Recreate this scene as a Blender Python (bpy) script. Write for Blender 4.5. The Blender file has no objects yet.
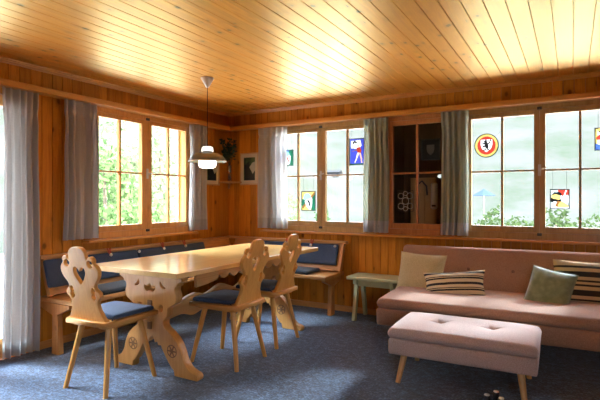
import bpy, bmesh, math, random
from mathutils import Matrix, Vector, Euler, noise as mnoise

S = bpy.context.scene
COL = S.collection
PI = math.pi
R_ = math.radians

# ------------------------------------------------------------------ helpers
class MB:
    """collects geometry, builds ONE mesh object"""
    def __init__(s): s.v = []; s.f = []; s.sm = []; s.mi = []; s.m = 0
    def add(s, vs, fs, smooth=False):
        o = len(s.v); s.v += [tuple(v) for v in vs]
        for f in fs:
            s.f.append([i + o for i in f]); s.sm.append(smooth); s.mi.append(s.m)
        return s
    def box(s, x0, x1, y0, y1, z0, z1, M=None):
        vs = [Vector((x, y, z)) for z in (z0, z1) for y in (y0, y1) for x in (x0, x1)]
        if M is not None: vs = [M @ v for v in vs]
        return s.add(vs, [(0, 2, 3, 1), (4, 5, 7, 6), (0, 1, 5, 4), (2, 6, 7, 3), (0, 4, 6, 2), (1, 3, 7, 5)])
    def bar(s, a, b, w, h, w2=None, h2=None, up=(0, 0, 1)):
        a = Vector(a); b = Vector(b); d = (b - a).normalized(); up = Vector(up)
        x = d.cross(up)
        if x.length < 1e-4: x = d.cross(Vector((0, 1, 0)))
        x.normalize(); y = x.cross(d)
        w2 = w if w2 is None else w2; h2 = h if h2 is None else h2
        vs = []
        for p, ww, hh in ((a, w, h), (b, w2, h2)):
            for sx, sy in ((-1, -1), (1, -1), (1, 1), (-1, 1)):
                vs.append(p + x * sx * ww / 2 + y * sy * hh / 2)
        return s.add(vs, [(3, 2, 1, 0), (4, 5, 6, 7), (0, 1, 5, 4), (1, 2, 6, 5), (2, 3, 7, 6), (3, 0, 4, 7)])
    def tube(s, pts, r, n=8, r2=None, caps=True):
        pts = [Vector(p) for p in pts]; N = len(pts); vs = []
        prev = None
        for i, p in enumerate(pts):
            d = (pts[min(i + 1, N - 1)] - pts[max(i - 1, 0)]).normalized()
            if prev is None:
                x = d.orthogonal().normalized()
            else:
                x = (prev - d * prev.dot(d)).normalized()
            prev = x; y = d.cross(x)
            rr = r if r2 is None else r + (r2 - r) * i / (N - 1)
            for k in range(n):
                a = 2 * PI * k / n; vs.append(p + x * math.cos(a) * rr + y * math.sin(a) * rr)
        fs = []
        for i in range(N - 1):
            for k in range(n):
                fs.append((i * n + k, i * n + (k + 1) % n, (i + 1) * n + (k + 1) % n, (i + 1) * n + k))
        s.add(vs, fs, True)
        if caps:
            s.add(vs[:n], [tuple(range(n))[::-1]]); s.add(vs[-n:], [tuple(range(n))])
        return s
    def lathe(s, prof, c=(0, 0, 0), n=32, smooth=True):
        vs = []; fs = []
        for r, z in prof:
            for k in range(n):
                a = 2 * PI * k / n; vs.append((c[0] + r * math.cos(a), c[1] + r * math.sin(a), c[2] + z))
        for i in range(len(prof) - 1):
            for k in range(n):
                fs.append((i * n + k, i * n + (k + 1) % n, (i + 1) * n + (k + 1) % n, (i + 1) * n + k))
        return s.add(vs, fs, smooth)
    def prism(s, poly, d0, d1, M):
        """poly in local XY, extruded along local Z d0..d1, then M"""
        n = len(poly)
        vs = [M @ Vector((p[0], p[1], d)) for d in (d0, d1) for p in poly]
        fs = [tuple(range(n))[::-1], tuple(range(n, 2 * n))]
        for k in range(n): fs.append((k, (k + 1) % n, n + (k + 1) % n, n + k))
        return s.add(vs, fs)
    def rbox(s, sx, sy, sz, r, n=(10, 10, 6), fn=None, c=(0, 0, 0)):
        """box of half sizes with rounded edges; fn deforms"""
        cache = {}; vs = []; fs = []
        def grid(k, N):
            # denser near the ends
            return [-1 + 2 * i / N for i in range(N + 1)]
        def vert(p):
            key = tuple(round(a, 5) for a in p)
            if key in cache: return cache[key]
            h = Vector((sx, sy, sz)); q = Vector((p[0] * sx, p[1] * sy, p[2] * sz))
            rr = min(r, sx, sy, sz) * 0.999
            inn = Vector([max(-h[i] + rr, min(h[i] - rr, q[i])) for i in range(3)])
            d = q - inn
            if d.length > 1e-9: q = inn + d.normalized() * rr
            if fn: q = fn(q, Vector(p))
            cache[key] = len(vs); vs.append(q + Vector(c)); return cache[key]
        # remap so that corner zone gets samples
        def rm(t, half):
            rr = min(r / half, .95)
            a = abs(t); k = .4
            if a > 1 - k: v = (1 - rr) + rr * (a - (1 - k)) / k
            else: v = (1 - rr) * a / (1 - k)
            return math.copysign(v, t)
        for ax in range(3):
            b, c2 = [(1, 2), (2, 0), (0, 1)][ax]
            hs = (sx, sy, sz)
            for sg in (-1, 1):
                gb = [rm(t, hs[b]) for t in grid(b, n[b])]; gc = [rm(t, hs[c2]) for t in grid(c2, n[c2])]
                for i in range(n[b]):
                    for j in range(n[c2]):
                        q = []
                        for (ii, jj) in ((i, j), (i + 1, j), (i + 1, j + 1), (i, j + 1)):
                            p = [0, 0, 0]; p[ax] = sg; p[b] = gb[ii]; p[c2] = gc[jj]; q.append(vert(p))
                        fs.append(tuple(q) if sg > 0 else tuple(q[::-1]))
        return s.add(vs, fs, True)
    def build(s, name, mat, parent=None, bevel=0, loc=None, seg=2):
        me = bpy.data.meshes.new(name); me.from_pydata(s.v, [], s.f); me.update()
        me.polygons.foreach_set('use_smooth', s.sm)
        o = bpy.data.objects.new(name, me); COL.objects.link(o)
        mats = mat if isinstance(mat, (list, tuple)) else [mat]
        for m in mats: me.materials.append(m)
        if len(mats) > 1: me.polygons.foreach_set('material_index', s.mi)
        if parent: o.parent = parent
        if loc: o.location = loc
        if bevel:
            b = o.modifiers.new('bevel', 'BEVEL'); b.width = bevel; b.segments = seg; b.limit_method = 'ANGLE'; b.angle_limit = R_(40)
        return o

def cr(pts, k=5, closed=True):
    """Catmull-Rom smoothing of 2D points; a point with a third value stays a corner"""
    out = []; n = len(pts)
    for i in range(n if closed else n - 1):
        p1 = pts[i]; p2 = pts[(i + 1) % n]
        p0 = pts[i - 1] if (closed or i > 0) else p1
        p3 = pts[(i + 2) % n] if (closed or i + 2 < n) else p2
        if len(p1) > 2: p0 = p1
        if len(p2) > 2: p3 = p2
        straight = len(p1) > 2 and len(p2) > 2
        for j in range(1 if straight else k):
            t = j / k; t2 = t * t; t3 = t2 * t
            out.append(tuple(.5 * ((2 * p1[a]) + (-p0[a] + p2[a]) * t + (2 * p0[a] - 5 * p1[a] + 4 * p2[a] - p3[a]) * t2 + (-p0[a] + 3 * p1[a] - 3 * p2[a] + p3[a]) * t3) for a in (0, 1)))
    if not closed: out.append(tuple(pts[-1][:2]))
    return out

def circ(cx, cy, r, n=20, ry=None):
    ry = ry or r
    return [(cx + r * math.cos(2 * PI * i / n), cy + ry * math.sin(2 * PI * i / n)) for i in range(n)]

def plate(name, loops, th, mat, M, parent=None, bev=.004):
    """board cut from 2D loops (first outline, others holes), thickness th, placed by M"""
    cu = bpy.data.curves.new(name, 'CURVE'); cu.dimensions = '2D'; cu.fill_mode = 'BOTH'
    cu.extrude = max(th / 2 - bev, 0.0002); cu.bevel_depth = bev; cu.bevel_resolution = 1; cu.offset = -bev
    for L in loops:
        sp = cu.splines.new('POLY'); sp.points.add(len(L) - 1)
        for p, q in zip(sp.points, L): p.co = (q[0], q[1], 0, 1)
        sp.use_cyclic_u = True
    tmp = bpy.data.objects.new('tmp', cu); COL.objects.link(tmp)
    dg = bpy.context.evaluated_depsgraph_get()
    me = bpy.data.meshes.new_from_object(tmp.evaluated_get(dg))
    bpy.data.objects.remove(tmp); bpy.data.curves.remove(cu)
    me.transform(M); me.name = name
    me.materials.clear(); me.materials.append(mat)
    o = bpy.data.objects.new(name, me); COL.objects.link(o)
    if parent: o.parent = parent
    return o

def tag(o, label, cat, group=None):
    o['label'] = label; o['category'] = cat
    if group: o['group'] = group
    return o
def thing(name, label, cat, loc=(0, 0, 0), rz=0, group=None):
    o = bpy.data.objects.new(name, None); COL.objects.link(o); o.empty_display_size = .1
    o.location = loc; o.rotation_euler = (0, 0, rz)
    return tag(o, label, cat, group)
def struct(o):
    o['kind'] = 'structure'; return o
def sempty(name):
    o = bpy.data.objects.new(name, None); COL.objects.link(o); o.empty_display_size = .1
    return struct(o)
def dup(root, loc, rz, label):
    c = root.copy(); COL.objects.link(c); c.location = loc; c.rotation_euler = (0, 0, rz); c['label'] = label
    for ch in root.children:
        d = ch.copy(); COL.objects.link(d); d.parent = c
        for g in ch.children:
            e = g.copy(); COL.objects.link(e); e.parent = d
    return c

# ------------------------------------------------------------------ materials
class NT:
    def __init__(s, name):
        s.mat = bpy.data.materials.new(name); s.mat.use_nodes = True
        s.t = s.mat.node_tree; s.t.nodes.clear()
        s.out = s.n('ShaderNodeOutputMaterial')
    def n(s, typ, **kw):
        nd = s.t.nodes.new(typ)
        for k, v in kw.items():
            if k.startswith('i_'):
                nd.inputs[k[2:].replace('_', ' ')].default_value = v
            else: setattr(nd, k, v)
        return nd
    def l(s, a, b): s.t.links.new(a, b)
    def math(s, op, a, b=None, c=None):
        nd = s.n('ShaderNodeMath', operation=op)
        for i, x in enumerate((a, b, c)):
            if x is None: continue
            if isinstance(x, (int, float)): nd.inputs[i].default_value = x
            else: s.l(x, nd.inputs[i])
        return nd.outputs[0]
    def mix(s, fac, a, b, blend='MIX'):
        nd = s.n('ShaderNodeMix', data_type='RGBA', blend_type=blend)
        for sock, x in ((nd.inputs[0], fac), (nd.inputs[6], a), (nd.inputs[7], b)):
            if isinstance(x, (int, float)): sock.default_value = x
            elif isinstance(x, tuple): sock.default_value = (*x, 1) if len(x) == 3 else x
            else: s.l(x, sock)
        return nd.outputs[2]
    def ramp(s, fac, stops):
        nd = s.n('ShaderNodeValToRGB'); e = nd.color_ramp.elements
        while len(e) < len(stops): e.new(.5)
        for el, (p, c) in zip(e, stops):
            el.position = p; el.color = (*c, 1) if len(c) == 3 else c
        s.l(fac, nd.inputs[0]); return nd.outputs[0]
    def bsdf(s, color=None, rough=.5, **kw):
        b = s.n('ShaderNodeBsdfPrincipled')
        if color is not None:
            if isinstance(color, tuple): b.inputs['Base Color'].default_value = (*color, 1)
            else: s.l(color, b.inputs['Base Color'])
        if isinstance(rough, (int, float)): b.inputs['Roughness'].default_value = rough
        else: s.l(rough, b.inputs['Roughness'])
        for k, v in kw.items(): b.inputs[k.replace('_', ' ')].default_value = v
        s.l(b.outputs[0], s.out.inputs[0]); return b
    def bump(s, b, h, strength=.3, dist=.01):
        nd = s.n('ShaderNodeBump'); nd.inputs['Strength'].default_value = strength; nd.inputs['Distance'].default_value = dist
        s.l(h, nd.inputs['Height']); s.l(nd.outputs[0], b.inputs['Normal'])

AX = {'X': 0, 'Y': 1, 'Z': 2}
def wood(name, base, dark, axis='Z', board=None, boardw=.09, rough=.4, knots=.5, var=.18, scale=1.0, coat=0.0, ior=1.5, tint=None, kscale=1.0, amber=None):
    """pine: grain along axis, optional boards of width boardw counted along axis `board`"""
    t = NT(name)
    co = t.n('ShaderNodeTexCoord').outputs['Object']
    sp = t.n('ShaderNodeSeparateXYZ'); t.l(co, sp.inputs[0])
    xyz = [sp.outputs[i] for i in range(3)]
    a = AX[axis]; others = [i for i in range(3) if i != a]
    if board:
        idx = t.math('FLOOR', t.math('DIVIDE', xyz[AX[board]], boardw))
    else:
        oi = t.n('ShaderNodeObjectInfo'); idx = t.math('MULTIPLY', oi.outputs['Random'], 97.0)
    wn = t.n('ShaderNodeTexWhiteNoise', noise_dimensions='1D'); t.l(idx, wn.inputs['W'])
    rnd = wn.outputs['Value']
    cb = t.n('ShaderNodeCombineXYZ')
    t.l(t.math('MULTIPLY', xyz[others[0]], 14 * scale), cb.inputs[0])
    t.l(t.math('MULTIPLY', xyz[others[1]], 14 * scale), cb.inputs[1])
    t.l(t.math('MULTIPLY_ADD', rnd, 37.0, t.math('MULTIPLY', xyz[a], .9 * scale)), cb.inputs[2])
    nz = t.n('ShaderNodeTexNoise'); nz.inputs['Scale'].default_value = 1.6; nz.inputs['Detail'].default_value = 4; nz.inputs['Distortion'].default_value = .6
    t.l(cb.outputs[0], nz.inputs['Vector'])
    ring = t.math('SINE', t.math('MULTIPLY', nz.outputs[0], 34.0))
    ring = t.math('MULTIPLY_ADD', ring, .5, .5)
    f = t.math('MULTIPLY_ADD', ring, .20, t.math('MULTIPLY', nz.outputs[0], .60))
    col = t.ramp(f, [(.2, base), (.75, dark)])
    # board to board tone
    tone = t.math('MULTIPLY_ADD', rnd, var * 2, 1 - var)
    hs = t.n('ShaderNodeHueSaturation'); t.l(col, hs.inputs['Color']); t.l(tone, hs.inputs['Value'])
    col = hs.outputs[0]
    if knots:
        c2 = t.n('ShaderNodeCombineXYZ')
        t.l(t.math('MULTIPLY', xyz[others[0]], 6.5), c2.inputs[0])
        t.l(t.math('MULTIPLY', xyz[others[1]], 6.5), c2.inputs[1])
        t.l(t.math('MULTIPLY_ADD', rnd, 11.0, t.math('MULTIPLY', xyz[a], 4.2)), c2.inputs[2])
        vo = t.n('ShaderNodeTexVoronoi'); vo.inputs['Scale'].default_value = kscale; t.l(c2.outputs[0], vo.inputs['Vector'])
        k = t.ramp(vo.outputs['Distance'], [(.07, (1, 1, 1)), (.14, (0, 0, 0))])
        halo = t.ramp(vo.outputs['Distance'], [(.12, (1, 1, 1)), (.34, (0, 0, 0))])
        col = t.mix(t.math('MULTIPLY', halo, .35 * knots), col, tuple(c * .55 for c in dark))
        col = t.mix(t.math('MULTIPLY', k, knots), col, tuple(c * .22 for c in dark))
    if amber:   # thick amber lacquer: tinted clear gloss over the wood
        d = t.n('ShaderNodeBsdfDiffuse'); t.l(col, d.inputs[0])
        g = t.n('ShaderNodeBsdfGlossy'); g.inputs['Roughness'].default_value = rough; g.inputs[0].default_value = (*amber, 1)
        fr = t.n('ShaderNodeFresnel'); fr.inputs[0].default_value = ior
        m = t.n('ShaderNodeMixShader'); t.l(fr.outputs[0], m.inputs[0]); t.l(d.outputs[0], m.inputs[1]); t.l(g.outputs[0], m.inputs[2])
        t.l(m.outputs[0], t.out.inputs[0]); return t.mat
    b = t.bsdf(col, rough)
    b.inputs['IOR'].default_value = ior
    if tint: b.inputs['Specular Tint'].default_value = (*tint, 1)
    if coat: b.inputs['Coat Weight'].default_value = coat; b.inputs['Coat Roughness'].default_value = .12
    t.bump(b, f, .08, .004)
    return t.mat

def plain(name, color, rough=.5, metal=0, nscale=0, nstr=.1, var=.0, **kw):
    t = NT(name)
    c = color
    if nscale:
        co = t.n('ShaderNodeTexCoord').outputs['Object']
        nz = t.n('ShaderNodeTexNoise'); nz.inputs['Scale'].default_value = nscale; nz.inputs['Detail'].default_value = 3
        t.l(co, nz.inputs['Vector'])
        if var:
            c = t.mix(nz.outputs[0], tuple(x * (1 - var) for x in color), tuple(min(1, x * (1 + var)) for x in color))
    b = t.bsdf(c, rough, Metallic=metal, **kw)
    if nscale: t.bump(b, nz.outputs[0], nstr, .003)
    return t.mat

def fabric(name, color, color2, scale=260, rough=.9, sheen=.2, mottling=.25):
    t = NT(name)
    co = t.n('ShaderNodeTexCoord').outputs['Object']
    nz = t.n('ShaderNodeTexNoise'); nz.inputs['Scale'].default_value = scale; nz.inputs['Detail'].default_value = 2; t.l(co, nz.inputs['Vector'])
    big = t.n('ShaderNodeTexNoise'); big.inputs['Scale'].default_value = 7; t.l(co, big.inputs['Vector'])
    f = t.math('ADD', t.math('MULTIPLY', nz.outputs[0], 1 - mottling), t.math('MULTIPLY', big.outputs[0], mottling))
    c = t.ramp(f, [(.35, color), (.65, color2)])
    b = t.bsdf(c, rough); b.inputs['Sheen Weight'].default_value = sheen; b.inputs['Sheen Roughness'].default_value = .5
    b.inputs['Specular IOR Level'].default_value = .2
    t.bump(b, nz.outputs[0], .3, .002)
    return t.mat

def carpet(name):
    t = NT(name)
    co = t.n('ShaderNodeTexCoord').outputs['Object']
    nz = t.n('ShaderNodeTexNoise'); nz.inputs['Scale'].default_value = 70; nz.inputs['Detail'].default_value = 3; t.l(co, nz.inputs['Vector'])
    n2 = t.n('ShaderNodeTexNoise'); n2.inputs['Scale'].default_value = 22; n2.inputs['Detail'].default_value = 3; t.l(co, n2.inputs['Vector'])
    f = t.math('ADD', t.math('MULTIPLY', nz.outputs[0], .6), t.math('MULTIPLY', n2.outputs[0], .4))
    c = t.ramp(f, [(.40, (.006, .010, .020)), (.52, (.024, .044, .090)), (.62, (.085, .135, .220))])
    b = t.bsdf(c, .95); b.inputs['Specular IOR Level'].default_value = .1
    b.inputs['Sheen Weight'].default_value = .3
    t.bump(b, f, .8, .008)
    return t.mat

def curtain_mat(name, c1, tr=.35):
    t = NT(name)
    co = t.n('ShaderNodeTexCoord').outputs['Object']
    nz = t.n('ShaderNodeTexNoise'); nz.inputs['Scale'].default_value = 160; t.l(co, nz.inputs['Vector'])
    c = t.mix(nz.outputs[0], tuple(x * .85 for x in c1), tuple(x * 1.12 for x in c1))
    d = t.n('ShaderNodeBsdfDiffuse'); t.l(c, d.inputs[0])
    r = t.n('ShaderNodeBsdfTranslucent'); t.l(c, r.inputs[0])
    m = t.n('ShaderNodeMixShader'); m.inputs[0].default_value = tr
    t.l(d.outputs[0], m.inputs[1]); t.l(r.outputs[0], m.inputs[2]); t.l(m.outputs[0], t.out.inputs[0])
    return t.mat

def glass(name, tint=(1, 1, 1), ior=1.45):
    t = NT(name)
    fr = t.n('ShaderNodeFresnel'); fr.inputs[0].default_value = ior
    tr = t.n('ShaderNodeBsdfTransparent'); tr.inputs[0].default_value = (*tint, 1)
    gl = t.n('ShaderNodeBsdfGlossy'); gl.inputs['Roughness'].default_value = .02
    m = t.n('ShaderNodeMixShader')
    ge = t.n('ShaderNodeNewGeometry')
    t.l(t.math('MULTIPLY', fr.outputs[0], t.math('SUBTRACT', 1.0, ge.outputs['Backfacing'])), m.inputs[0]); t.l(tr.outputs[0], m.inputs[1]); t.l(gl.outputs[0], m.inputs[2]); t.l(m.outputs[0], t.out.inputs[0])
    return t.mat

def stained(name, c, tr=.75):
    t = NT(name)
    co = t.n('ShaderNodeTexCoord').outputs['Object']
    nz = t.n('ShaderNodeTexNoise'); nz.inputs['Scale'].default_value = 60; t.l(co, nz.inputs['Vector'])
    cc = t.mix(nz.outputs[0], tuple(x * .8 for x in c), tuple(min(1, x * 1.15) for x in c))
    a = t.n('ShaderNodeBsdfTransparent'); t.l(cc, a.inputs[0])
    b = t.n('ShaderNodeBsdfTranslucent'); t.l(cc, b.inputs[0])
    d = t.n('ShaderNodeBsdfDiffuse'); t.l(cc, d.inputs[0])
    m = t.n('ShaderNodeMixShader'); m.inputs[0].default_value = .35
    t.l(a.outputs[0], m.inputs[1]); t.l(b.outputs[0], m.inputs[2])
    m2 = t.n('ShaderNodeMixShader'); m2.inputs[0].default_value = 1 - tr
    t.l(m.outputs[0], m2.inputs[1]); t.l(d.outputs[0], m2.inputs[2]); t.l(m2.outputs[0], t.out.inputs[0])
    return t.mat

def stripes(name, axis, light, dark, bands, span):
    """woven stripes across local axis: bands is a list of (start,end) in 0..1"""
    t = NT(name)
    co = t.n('ShaderNodeTexCoord').outputs['Object']
    sp = t.n('ShaderNodeSeparateXYZ'); t.l(co, sp.inputs[0])
    v = t.math('DIVIDE', t.math('ADD', sp.outputs[AX[axis]], span / 2), span)
    cr_ = t.n('ShaderNodeValToRGB'); cr_.color_ramp.interpolation = 'CONSTANT'
    e = cr_.color_ramp.elements; e[0].position = 0; e[0].color = (*light, 1); e[1].position = .999; e[1].color = (*light, 1)
    for a, b_ in bands:
        x = e.new(a); x.color = (*dark, 1); y = e.new(b_); y.color = (*light, 1)
    t.l(v, cr_.inputs[0])
    nz = t.n('ShaderNodeTexNoise'); nz.inputs['Scale'].default_value = 200; t.l(co, nz.inputs['Vector'])
    c = t.mix(t.math('MULTIPLY', nz.outputs[0], .5), cr_.outputs[0], (.1, .08, .06), 'MULTIPLY')
    c = t.mix(.3, cr_.outputs[0], c)
    b = t.bsdf(c, .9); t.bump(b, nz.outputs[0], .3, .002)
    return t.mat

def emit(name, c, s):
    t = NT(name); e = t.n('ShaderNodeEmission'); e.inputs[0].default_value = (*c, 1); e.inputs[1].default_value = s
    t.l(e.outputs[0], t.out.inputs[0]); return t.mat

PINE = (.62, .235, .024); PINE_D = (.42, .125, .009)
M_wall_left = wood('pine_boards_left', PINE, PINE_D, 'Z', 'Y', .0885, .38, .75, .2, ior=1.4, tint=(1, .8, .5))
M_wall_back = wood('pine_boards_back', PINE, PINE_D, 'Z', 'X', .0825, .38, .75, .2, ior=1.4, tint=(1, .8, .5))
M_ceil = wood('pine_ceiling', (.68, .255, .012), (.53, .155, .007), 'Y', 'X', .105, .40, 1.0, .08, ior=2.0, tint=(1, .88, .52), kscale=1.35, amber=(1, .87, .50))
M_trim_x = wood('pine_trim_x', (.62, .25, .035), (.44, .15, .016), 'X', None, rough=.35, knots=.35, var=.05)
M_trim_y = wood('pine_trim_y', (.68, .32, .055), (.50, .19, .025), 'Y', None, rough=.35, knots=.35, var=.05)
M_win_left = wood('window_wood_light', (.66, .34, .10), (.50, .21, .05), 'Z', None, rough=.35, knots=.2, var=.05)
M_win_back = wood('window_wood', (.45, .28, .10), (.32, .17, .05), 'Z', None, rough=.35, knots=.2, var=.05)
M_win_dark = wood('window_wood_red', (.50, .20, .06), (.34, .11, .03), 'Z', None, rough=.35, knots=.3, var=.05)
M_chair_z = wood('chair_wood_upright', (.70, .345, .080), (.56, .235, .040), 'Z', None, rough=.38, knots=.0, var=.05)
M_chair_y = wood('chair_wood_seat', (.69, .335, .080), (.55, .23, .040), 'Y', None, rough=.38, knots=.0, var=.05)
M_table_top = wood('table_top_wood', (.72, .46, .17), (.62, .35, .11), 'Y', 'X', .14, .16, .0, .05, ior=1.5)
M_table_z = wood('table_wood', (.68, .345, .10), (.54, .235, .05), 'Z', None, rough=.38, knots=.0, var=.04)
M_table_y = wood('table_wood_long', (.68, .39, .15), (.54, .27, .08), 'Y', None, rough=.38, knots=.0, var=.04)
M_bench_x = wood('bench_wood_x', (.62, .31, .10), (.45, .19, .05), 'X', None, rough=.35, knots=.4, var=.06)
M_bench_y = wood('bench_wood_y', (.62, .31, .10), (.45, .19, .05), 'Y', None, rough=.35, knots=.4, var=.06)
M_bench_z = wood('bench_wood_z', (.58, .27, .08), (.42, .165, .04), 'Z', None, rough=.35, knots=.4, var=.06)
M_carve = plain('carved_recess', (.24, .11, .04), .7)
M_legwood = wood('sofa_leg_wood', (.62, .36, .14), (.48, .25, .08), 'Z', None, rough=.4, knots=0, var=.04)
M_carpet = carpet('blue_carpet')
M_navy = fabric('navy_fabric', (.018, .028, .055), (.048, .068, .115), 240)
M_navy2 = fabric('blue_cushion_fabric', (.028, .045, .088), (.068, .098, .165), 240)
M_dark = fabric('charcoal_fabric', (.012, .015, .022), (.034, .040, .054), 240)
M_sofa = fabric('pink_brown_weave', (.33, .175, .108), (.45, .26, .170), 180, mottling=.15)
M_otto = fabric('mauve_weave', (.41, .28, .235), (.54, .40, .35), 180, mottling=.15)
M_piping = plain('sofa_seam', (.20, .11, .08), .9)
M_beige = fabric('beige_linen', (.46, .37, .18), (.58, .47, .26), 140)
M_green_velvet = fabric('sage_velvet', (.17, .225, .10), (.29, .35, .19), 30, .7, 1.0, .5)
M_str1 = stripes('striped_weave', 'Z', (.74, .59, .36), (.030, .022, .018), [(.06, .14), (.26, .315), (.34, .37), (.46, .54), (.66, .715), (.74, .77), (.86, .94)], .25)
M_str2 = stripes('striped_weave_large', 'Z', (.66, .50, .27), (.028, .022, .016), [(.05, .11), (.19, .23), (.30, .42), (.50, .54), (.59, .63), (.70, .82), (.90, .95)], .36)
M_curt = curtain_mat('grey_curtain', (.50, .47, .445), .12)
M_curt_p = curtain_mat('pale_curtain', (.58, .57, .56), .42)
M_curt_b = curtain_mat('grey_green_curtain', (.42, .44, .335), .28)
M_hem = curtain_mat('curtain_hem', (.50, .485, .47), .30)
M_green = plain('green_paint', (.47, .47, .25), .45, nscale=25, nstr=.1, var=.12)
M_white = plain('white_plastic', (.80, .78, .74), .35)
M_shade = plain('grey_enamel', (.22, .21, .15), .3)
M_cord = plain('black_cord', (.02, .018, .016), .6)
M_glow = emit('lamp_glow', (1, .92, .78), 3.2)
M_glow2 = emit('lamp_cap_glow', (1, .90, .72), 1.0)
M_metal = plain('nickel', (.55, .53, .48), .3, 1)
M_dmetal = plain('dark_metal', (.08, .075, .07), .4, .8)
M_black = plain('black_plastic', (.012, .012, .014), .35)
M_glass = glass('window_glass')
M_red = plain('red_strap', (.42, .07, .035), .8)
M_knob = plain('white_knob', (.82, .80, .76), .3)
M_plaster = plain('outer_plaster', (.5, .45, .38), .9)
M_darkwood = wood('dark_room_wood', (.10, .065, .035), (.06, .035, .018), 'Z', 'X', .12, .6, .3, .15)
M_tan = plain('tan_board', (.52, .33, .15), .6, nscale=8, nstr=.05, var=.1)

# ------------------------------------------------------------------ room numbers
H = 2.26              # ceiling
RX, RY = 5.3, -6.4    # right wall, wall behind the camera
GZ = .0
BOARD_Z0, BOARD_Z1 = 2.036, 2.083

def planks(name, mat, uv, u0, u1, z0, z1, w, holes, phase=0):
    """tongue-and-groove wall face: uv(u, depth, z) -> point; boards with V joints; holes (ua,ub,za,zb)"""
    mb = MB(); g = .0032; d = .011
    cuts = set([u0, u1])
    k = math.ceil((u0 - phase) / w)
    while phase + k * w < u1:
        cuts.add(phase + k * w); k += 1
    joints = set(cuts)
    for h in holes: cuts.add(max(u0, min(u1, h[0]))); cuts.add(max(u0, min(u1, h[1])))
    cs = sorted(cuts)
    for a, b in zip(cs[:-1], cs[1:]):
        if b - a < 1e-5: continue
        m = (a + b) / 2
        segs = [(z0, z1)]
        for h in holes:
            if h[0] < m < h[1]:
                ns = []
                for s0, s1 in segs:
                    if h[2] > s0: ns.append((s0, min(s1, h[2])))
                    if h[3] < s1: ns.append((max(s0, h[3]), s1))
                segs = [q for q in ns if q[1] - q[0] > 1e-4]
        ga = g if a in joints else 0; gb = g if b in joints else 0
        if b - a < 2.5 * g: ga = gb = 0
        for s0, s1 in segs:
            vs = [uv(a, d if ga else 0, s0), uv(a + ga, 0, s0), uv(b - gb, 0, s0), uv(b, d if gb else 0, s0),
                  uv(a, d if ga else 0, s1), uv(a + ga, 0, s1), uv(b - gb, 0, s1), uv(b, d if gb else 0, s1)]
            mb.add(vs, [(0, 1, 5, 4), (1, 2, 6, 5), (2, 3, 7, 6)])
    return mb

def wall_body(mb, uv, u0, u1, z0, z1, t0, t1, holes):
    """solid wall behind the face with openings (boxes)"""
    us = sorted(set([u0, u1] + [h[0] for h in holes] + [h[1] for h in holes]))
    for a, b in zip(us[:-1], us[1:]):
        m = (a + b) / 2; segs = [(z0, z1)]
        for h in holes:
            if h[0] < m < h[1]:
                ns = []
                for s0, s1 in segs:
                    if h[2] > s0: ns.append((s0, h[2]))
                    if h[3] < s1: ns.append((h[3], s1))
                segs = ns
        for s0, s1 in segs:
            ps = [uv(u, d, z) for z in (s0, s1) for d in (t0, t1) for u in (a, b)]
            mb.add(ps, [(0, 2, 3, 1), (4, 5, 7, 6), (0, 1, 5, 4), (2, 6, 7, 3), (0, 4, 6, 2), (1, 3, 7, 5)])

LW = lambda u, d, z: (-d, u, z)      # left wall, depth outward
BW = lambda u, d, z: (u, d, z)       # back wall
LEFT_HOLES = [(-1.945, -.665, .845, 2.04), (-3.65, -2.45, .0, 2.04)]
BACK_HOLES = [(.665, 1.925, .845, 2.04), (1.995, 2.70, .845, 2.04), (2.79, 4.11, .845, 2.04)]
TW = .16
mb = planks('wall_left', None, LW, RY, 0, 0, H, .0885, LEFT_HOLES)
wall_body(mb, LW, RY, TW, -.3, H + .1, .008, TW, LEFT_HOLES)
struct(mb.build('wall_left', M_wall_left))
mb = planks('wall_back', None, BW, 0, RX, 0, H, .0825, BACK_HOLES)
wall_body(mb, BW, 0, RX, -.3, H + .1, .008, TW, BACK_HOLES)
struct(mb.build('wall_back', M_wall_back))
RWf = lambda u, d, z: (RX + d, u, z)
RIGHT_HOLES = [(-6.1, -5.35, .85, 2.04)]
mb = planks('wall_right', None, RWf, RY, 0, 0, H, .0885, RIGHT_HOLES)
wall_body(mb, RWf, RY, TW, -.3, H + .1, .008, TW, RIGHT_HOLES)
struct(mb.build('wall_right', M_wall_left))
FWf = lambda u, d, z: (u, RY - d, z)
FRONT_HOLES = [(4.6, 5.2, .85, 2.04)]
mb = planks('wall_front', None, FWf, 0, RX, 0, H, .0825, FRONT_HOLES)
wall_body(mb, FWf, -TW, RX + TW, -.3, H + .1, .008, TW, FRONT_HOLES)
struct(mb.build('wall_front', M_wall_back))
# floor and ceiling
mb = MB(); mb.box(-.0, RX, RY, 0, -.05, 0); struct(mb.build('floor', M_carpet))
CUV = lambda u, d, z: (u, z, H + d)
mb = planks('ceiling', None, CUV, 0, RX, RY, 0, .105, [], .03)
mb.f = [f[::-1] for f in mb.f]
mb.box(-TW, RX + TW, RY - TW, TW, H + .008, H + .12)
struct(mb.build('ceiling', M_ceil))
# roof with eaves
mb = MB(); mb.box(-.75, RX + .75, RY - .75, .62, H + .16, H + .30)
struct(mb.build('roof', plain('roof_boards', (.33, .25, .18), .8)))

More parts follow.
